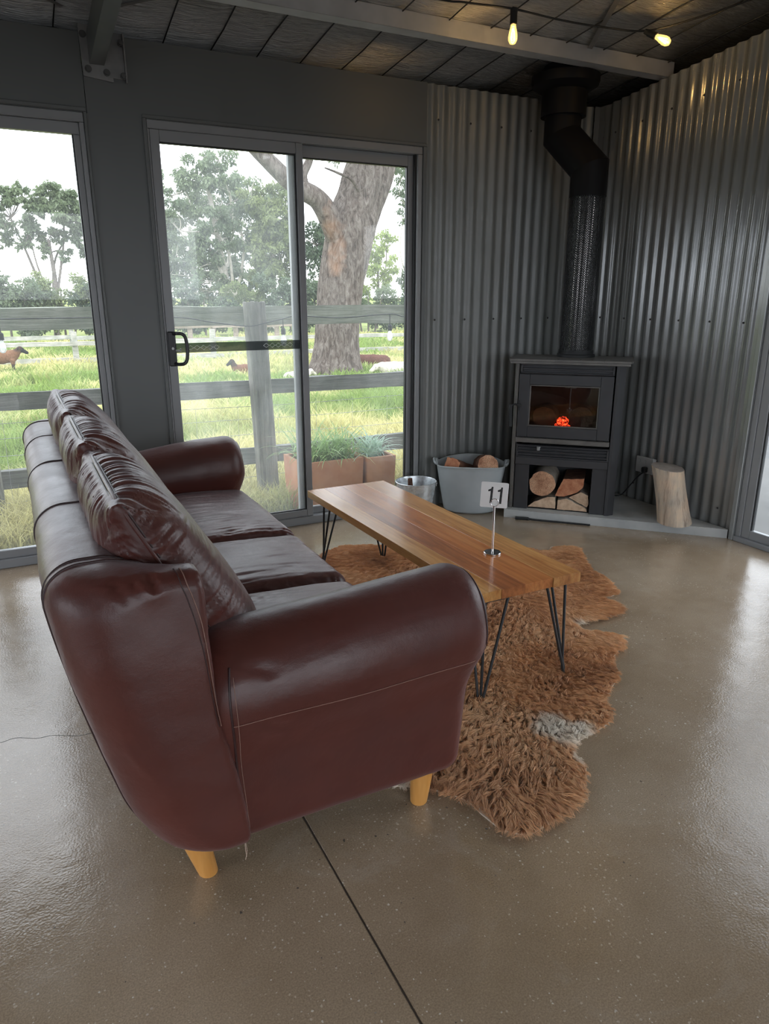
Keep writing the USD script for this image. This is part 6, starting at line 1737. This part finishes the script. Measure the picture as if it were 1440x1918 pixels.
tree('gum_tree', 'olive-green eucalypt right of the tall one, behind the door stile', (12.2, 37, -0.3), (12.3, 37, 4.4), 0.2, [(0.5, (11.5, 37, 5.5), 0.08), (0.5, (13.1, 37, 5.2), 0.08), (0.4, (12.7, 37, 3.6), 0.07)], cl4 + blob(np.random.default_rng(8), 12.4, 36.8, 4.0, 1.0, 0.4, 2.2, 14, 0.5, 0.8), 640, 0.23, m_leaf[1], m_gbark, 204)
tree('gum_tree', 'hazy grey-green gum behind the others in the door view', (9.8, 43, -0.3), (9.6, 43, 5.0), 0.2, [(0.5, (8.4, 43, 5.0), 0.08), (0.6, (11.6, 43, 6.0), 0.08)], blob(np.random.default_rng(17), 10.8, 43, 4.4, 4.0, 0.6, 3.4, 60, 0.55, 0.95), 520, 0.24, m_leaf[0], m_gbark, 211)
# behind the big trunk
cl5 = blob(rt_, 14.9, 36, 3.0, 1.1, 0.5, 1.7, 14, 0.6, 0.9)
tree('gum_tree', 'dark green tree showing in the gap left of the big trunk', (14.9, 36, -0.3), (14.9, 36, 3.0), 0.18, [(0.5, (14.3, 36, 3.8), 0.07), (0.5, (15.6, 36, 4.0), 0.07)], cl5, 560, 0.22, m_leaf[2], m_dbark, 205)
cl6 = [(17.0, 35, 3.2, 0.55), (17.3, 35, 3.9, 0.55), (17.8, 35, 4.3, 0.5), (17.6, 34.7, 3.2, 0.6), (17.0, 34.7, 2.4, 0.6), (17.9, 34.7, 2.3, 0.6), (16.6, 35, 1.6, 0.5)]
tree('gum_tree', 'small yellow-green tree right of the big trunk', (17.2, 35, -0.3), (17.3, 35, 2.8), 0.12, [(0.6, (17.8, 35, 3.8), 0.05)], cl6, 520, 0.2, m_leaf[3], m_dbark, 206)
cl7 = [(18.4, 34, 6.6, 0.7), (18.9, 34, 5.9, 0.7), (18.3, 34, 5.2, 0.5), (19.3, 34, 5.0, 0.7), (19.6, 34, 6.4, 0.8), (18.8, 33.7, 3.3, 0.6), (19.4, 33.7, 2.6, 0.8), (18.5, 33.7, 2.1, 0.7), (19.2, 34, 7.6, 0.8), (18.0, 34, 7.5, 0.6)]
tree('gum_tree', 'eucalypt with a pale crooked trunk at the right of the door view', (18.9, 34, -0.3), (18.6, 34, 5.6), 0.17, [(0.6, (19.4, 34, 6.0), 0.06), (0.5, (18.2, 34, 5.0), 0.05)], cl7, 520, 0.2, m_leaf[0], m_gbark, 207)
# shrub belt along the far side of the paddock
def shrub(lab, x, y, w, h, mat, seed):
    rg_ = np.random.default_rng(seed)
    cs = [(x + w * rg_.uniform(-1, 1) * 0.5, y + rg_.uniform(-.3, .3), -0.2 + h * rg_.uniform(0.15, 0.92), rg_.uniform(0.35, 0.6)) for _ in range(int(7 * w * h / 2.2) + 5)]
    t = thing('shrub', lab, 'shrub')
    st = [tube(spline([(x + k * w * 0.12, y, -0.5), (x + k * w * 0.2, y, h * 0.3), (x + k * w * 0.3, y, h * 0.7)], 8), np.linspace(0.05, 0.02, len(spline([(0, 0, 0)] * 3, 8))), 5) for k in (-1, 0, 1)]
    for s_ in st:
        obj('stem', s_, m_dbark, t, smooth=True)
    obj('foliage', leaves(cs, 330, 0.17, rg_, 0.2), mat, t, kind='stuff', smooth=False)
BELT = [(-2.2, 31.5, 2.6, 2.1, 2), (0.0, 31, 2.4, 2.3, 0), (1.9, 31.5, 2.4, 2.2, 1), (3.7, 31, 2.2, 2.3, 2), (5.6, 32, 2.4, 2.0, 0), (7.4, 31.5, 2.6, 1.9, 2), (9.3, 32, 2.4, 1.8, 1), (11.2, 31.5, 2.6, 2.4, 2), (13.2, 32, 2.6, 2.2, 2), (15.3, 32, 2.6, 2.0, 0), (17.4, 31.5, 2.6, 1.9, 2), (19.4, 32, 2.8, 2.2, 1)]
WHERE = ['at the far left end of the shrub belt', 'behind the standing brown sheep', 'in the middle of the left window', 'at the right of the left window', 'hidden behind the column', 'just right of the door handle', 'above the lying dark-headed sheep', 'behind the near fence post', 'behind the meeting stile of the door', 'behind the big trunk', 'just right of the big trunk', 'at the right end of the shrub belt']
for k, (x, y, w, h, mi) in enumerate(BELT):
    shrub('%s shrub of the far belt, %s' % (('grey-green', 'olive', 'dark green')[mi], WHERE[k]), x, y, w, h, m_leaf[mi], 300 + k)

# the big old gum near the fence
m_oldbark = M('old_gum_bark', {
    'g': ('geometry', {}), 'mp': ('mapping', {'scale': (12.0, 12.0, 4.2)}), 'n': ('noise_texture', {'scale': 1.0, 'detail': 7.0, 'roughness': 0.72, 'distortion': 0.9}),
    'r': ('rgb_ramp', {'ramp': [(0.32, (0.030, 0.022, 0.018)), (0.46, (0.115, 0.088, 0.074)), (0.66, (0.24, 0.205, 0.18))]}),
    'wob': ('noise_texture', {'scale': 3.0, 'detail': 4.0}), 'wv': ('vector_math', {'math_type': 'multiply_add', 'vector2': (0.5, 0.5, 1.2)}), 'd': ('vector_math', {'math_type': 'distance', 'vector2': (6.22, 14.5, 2.75)}),
    'sc': ('vector_math', {'math_type': 'multiply', 'vector2': (1.9, 1.0, 0.62)}), 'sc2': ('vector_math', {'math_type': 'multiply', 'vector1': (6.40, 14.40, 2.95), 'vector2': (1.9, 1.0, 0.62)}), 'dd': ('vector_math', {'math_type': 'distance'}),
    'mr': ('map_range', {'from_min': 0.30, 'from_max': 0.72, 'to_min': 0.75, 'to_max': 0.0, 'clamp': True}), 'mx': ('mix', {'mix_type': 'mix', 'color2': (0.50, 0.27, 0.16)}),
    'b': ('bump', {'strength': 0.9, 'distance': 0.06}), 'p': ('principled_bsdf', {'roughness': 0.95, 'specular_ior_level': 0.15})},
    [('g.position', 'mp.vector'), ('mp.vector', 'n.vector'), ('n.fac', 'r.fac'), ('g.position', 'wob.vector'), ('wob.color', 'wv.vector1'), ('g.position', 'wv.vector3'), ('wv.vector', 'sc.vector1'),
     ('sc.vector', 'dd.vector1'), ('sc2.vector', 'dd.vector2'), ('dd.value', 'mr.value'), ('mr.result', 'mx.fac'), ('r.color', 'mx.color1'), ('mx.color', 'p.base_color'), ('n.fac', 'b.height'), ('b.normal', 'p.normal')])
big = thing('old_gum_tree', 'huge old gum tree with a forked grey and orange trunk behind the fence', 'tree')
def bark_tube(P, r, seed, sides=64, amp=0.13):
    P = np.asarray(P)
    a = np.arange(sides) * 2 * PI / sides
    cum = np.concatenate([[0], np.cumsum(np.linalg.norm(np.diff(P, axis=0), axis=1))])
    A, S_ = np.meshgrid(a, cum)
    nz = meshkit.fbm(np.stack([np.cos(A) * 3.5, np.sin(A) * 3.5, S_ * 0.7], -1), 4, seed)
    ridges = np.abs(meshkit.fbm(np.stack([np.cos(A) * 9, np.sin(A) * 9, S_ * 1.1], -1), 3, seed + 5) - 0.5) * 2
    W = 1 + amp * (nz - 0.5) * 2 - amp * 0.5 * (0.4 - np.minimum(ridges, 0.4))
    return tube(P, r, sides, True, W)
tp_ = spline([(6.34, 15, -0.6), (6.35, 15, -0.3), (6.38, 15, 0.2), (6.42, 15, 0.8), (6.50, 15, 1.5), (6.64, 15, 2.2), (6.80, 15.0, 2.85), (7.02, 15.0, 3.4), (7.22, 15.0, 3.9), (7.45, 15.0, 4.5), (7.9, 15.1, 5.6), (8.2, 15.2, 7.0)], 90)
rr_ = np.interp(tp_[:, 2], [-0.6, -0.3, 0.0, 0.4, 0.9, 1.5, 2.2, 2.85, 3.3, 3.9, 4.5, 7.0], [0.80, 0.68, 0.56, 0.49, 0.475, 0.485, 0.50, 0.52, 0.50, 0.51, 0.46, 0.25])
obj('trunk', bark_tube(tp_, rr_, 401), m_oldbark, big, smooth=True)
LM = [([(6.72, 15.0, 1.75), (6.50, 14.92, 2.35), (6.22, 14.84, 2.92), (5.95, 14.8, 3.26), (5.62, 14.8, 3.42), (5.30, 14.8, 3.60), (4.75, 14.8, 4.06), (4.1, 14.9, 4.7), (3.3, 15, 5.6)], [0.20, 0.26, 0.24, 0.205, 0.19, 0.17, 0.15, 0.12, 0.07]),
      ([(5.70, 14.8, 3.40), (5.66, 14.85, 3.7), (5.84, 14.9, 4.05), (5.9, 15, 4.6), (5.6, 15.1, 5.6)], [0.10, 0.09, 0.075, 0.06, 0.04]),
      ([(5.60, 14.9, 3.45), (5.30, 15.0, 3.78), (4.95, 15.1, 4.10), (4.5, 15.2, 4.8), (4.2, 15.3, 5.6)], [0.11, 0.10, 0.09, 0.07, 0.05]),
      ([(6.92, 14.7, 3.3), (6.6, 14.5, 3.62), (6.25, 14.4, 3.72), (5.95, 14.4, 3.80)], [0.05, 0.035, 0.025, 0.012]),
      ([(7.35, 15.2, 4.3), (8.2, 15.3, 5.0), (9.3, 15.4, 5.5), (10.2, 15.5, 6.0)], [0.2, 0.16, 0.11, 0.06])]
for k, (P, r) in enumerate(LM):
    S_ = spline(P, 40)
    R_2 = np.interp(np.linspace(0, 1, len(S_)), np.linspace(0, 1, len(r)), r)
    obj('limb', bark_tube(S_, R_2, 410 + k, 20, 0.08), m_oldbark, big, smooth=True)
rb_ = np.random.default_rng(99)
cb = [(6.05, 14.3, 3.95, 0.22), (6.35, 14.3, 4.15, 0.30), (5.95, 14.6, 4.5, 0.4), (8.15, 15, 3.25, 0.22), (8.25, 15, 3.65, 0.30), (8.15, 15, 4.05, 0.3), (8.5, 15.2, 4.6, 0.5), (4.2, 15, 5.2, 0.6), (3.2, 15, 5.8, 0.7), (5.5, 15, 5.9, 0.7), (8.3, 15, 7.1, 0.9), (9.6, 15.4, 5.9, 0.8), (10.2, 15.5, 6.3, 0.8), (7.0, 15, 6.4, 0.8), (6.5, 13.8, 4.35, 0.3), (4.8, 14.8, 4.75, 0.35)]
obj('foliage', leaves(cb, 480, 0.11, rb_, 0.9), m_leaf[0], big, kind='stuff', smooth=False)
hang_ = [tube(spline([(x, y, z + 0.9), (x + 0.05, y, z + 0.5), (x, y, z)], 8), 0.006, 4) for x, y, z, r in cb[:6]]
for h_ in hang_:
    obj('hanging_twig', h_, m_dbark, big, smooth=True)

# fallen branch and rusty-leaved patch in the grass at the left
fb = spline([(0.15, 7.2, ground_z(np.array([.15]), np.array([7.2]))[0] + 0.06), (0.30, 7.25, -0.15), (0.50, 7.3, -0.12), (0.66, 7.3, -0.10)], 14)
obj('fallen_branch', cat(tube(fb, 0.018, 6), tube(fb + [0.05, 0.12, 0.05], 0.012, 6), tube(fb * [1, 1, 1] + [-0.03, 0.2, 0.02], 0.014, 6)), pbr('rusty_branch', (0.26, 0.12, 0.06), rough=0.9, col2=(0.42, 0.24, 0.13), scale=12), None, 'rusty brown fallen branch in the grass beyond the sofa back', 'branch', None, 'stuff')

# verandah outside the right-hand door
m_deck = pbr('verandah_slab', (0.050, 0.046, 0.042), rough=0.7, col2=(0.075, 0.070, 0.065), scale=3)
obj('verandah_slab', box(XR + 0.11, 6.2, -3.0, YB, -0.10, -0.02, 0.004), m_deck, None, kind='structure')
obj('verandah_post', box(4.60, 4.70, 2.86, 2.96, -0.019, 2.5, 0.004), m_corr, None, 'grey steel verandah post glimpsed through the right-hand sliding door', 'post')
# ------------------------------------------------------------------ warm string lights under the roof
sl_ = thing('string_lights', 'black festoon cable with warm filament bulbs strung under the foil ceiling', 'string lights')
SP = [(0.6, 3.30, 2.752), (1.845, 3.345, 2.715), (2.10, 3.305, 2.706), (2.345, 3.275, 2.708), (2.60, 3.255, 2.695), (2.85, 3.225, 2.690), (3.12, 3.185, 2.700), (3.32, 3.02, 2.745), (3.50, 2.72, 2.800), (3.62, 2.40, 2.835)]
obj('cable', tube(spline(SP, 120), 0.0048, 7), m_black, sl_, smooth=True)
m_lamp = M('bulb_glass', {'t': ('transparent_bsdf', {'color': (1.0, 0.96, 0.88)}), 'gl': ('glossy_bsdf', {'roughness': 0.02}), 'f': ('fresnel', {'IOR': 1.45}), 'm': ('mix_closure', {}), 'e': ('emission', {'color': (1.0, 0.58, 0.16), 'strength': 0.9}), 'a': ('add_closure', {})},
           [('f.fac', 'm.fac'), ('t.BSDF', 'm.closure1'), ('gl.BSDF', 'm.closure2'), ('m.closure', 'a.closure1'), ('e.emission', 'a.closure2')], surface='a.closure')
m_fil = M('glowing_filament', {'e': ('emission', {'color': (1.0, 0.62, 0.22), 'strength': 170.0})}, [], surface='e.emission')
BUL = [(0.0, 0.0), (0.012, -0.001), (0.014, -0.010), (0.019, -0.030), (0.0225, -0.050), (0.0215, -0.066), (0.014, -0.080), (0.0, -0.085)]
def lamp(x, y, z, tx, ty):
    R = trimesh.transformations.rotation_matrix(tx, [1, 0, 0]) @ trimesh.transformations.rotation_matrix(ty, [0, 1, 0])
    def put(m):
        m.apply_transform(R); move(m, x, y, z); return m
    s = obj('socket', put(cat(lathe([(0, 0.012), (0.012, 0.012), (0.0165, 0.0), (0.0175, -0.048), (0.014, -0.050), (0, -0.050)], 20), box(-0.016, 0.016, -0.012, 0.012, -0.004, 0.022, 0.004))), m_black, sl_)
    b = move(lathe(BUL, 24), 0, 0, -0.049)
    obj('bulb', put(b), m_lamp, s, 'lit bulb with a glowing filament', smooth=True)
    f = []
    for k in range(4):
        a = k * PI / 2
        f.append(tube([(0.004 * math.cos(a), 0.004 * math.sin(a), -0.066), (0.011 * math.cos(a), 0.011 * math.sin(a), -0.112)], 0.0011, 5))
    obj('filament', put(cat(f)), m_fil, s)
lamp(2.345, 3.270, 2.690, 0.0, 0.0)
lamp(3.125, 3.175, 2.688, -1.0, -0.35)
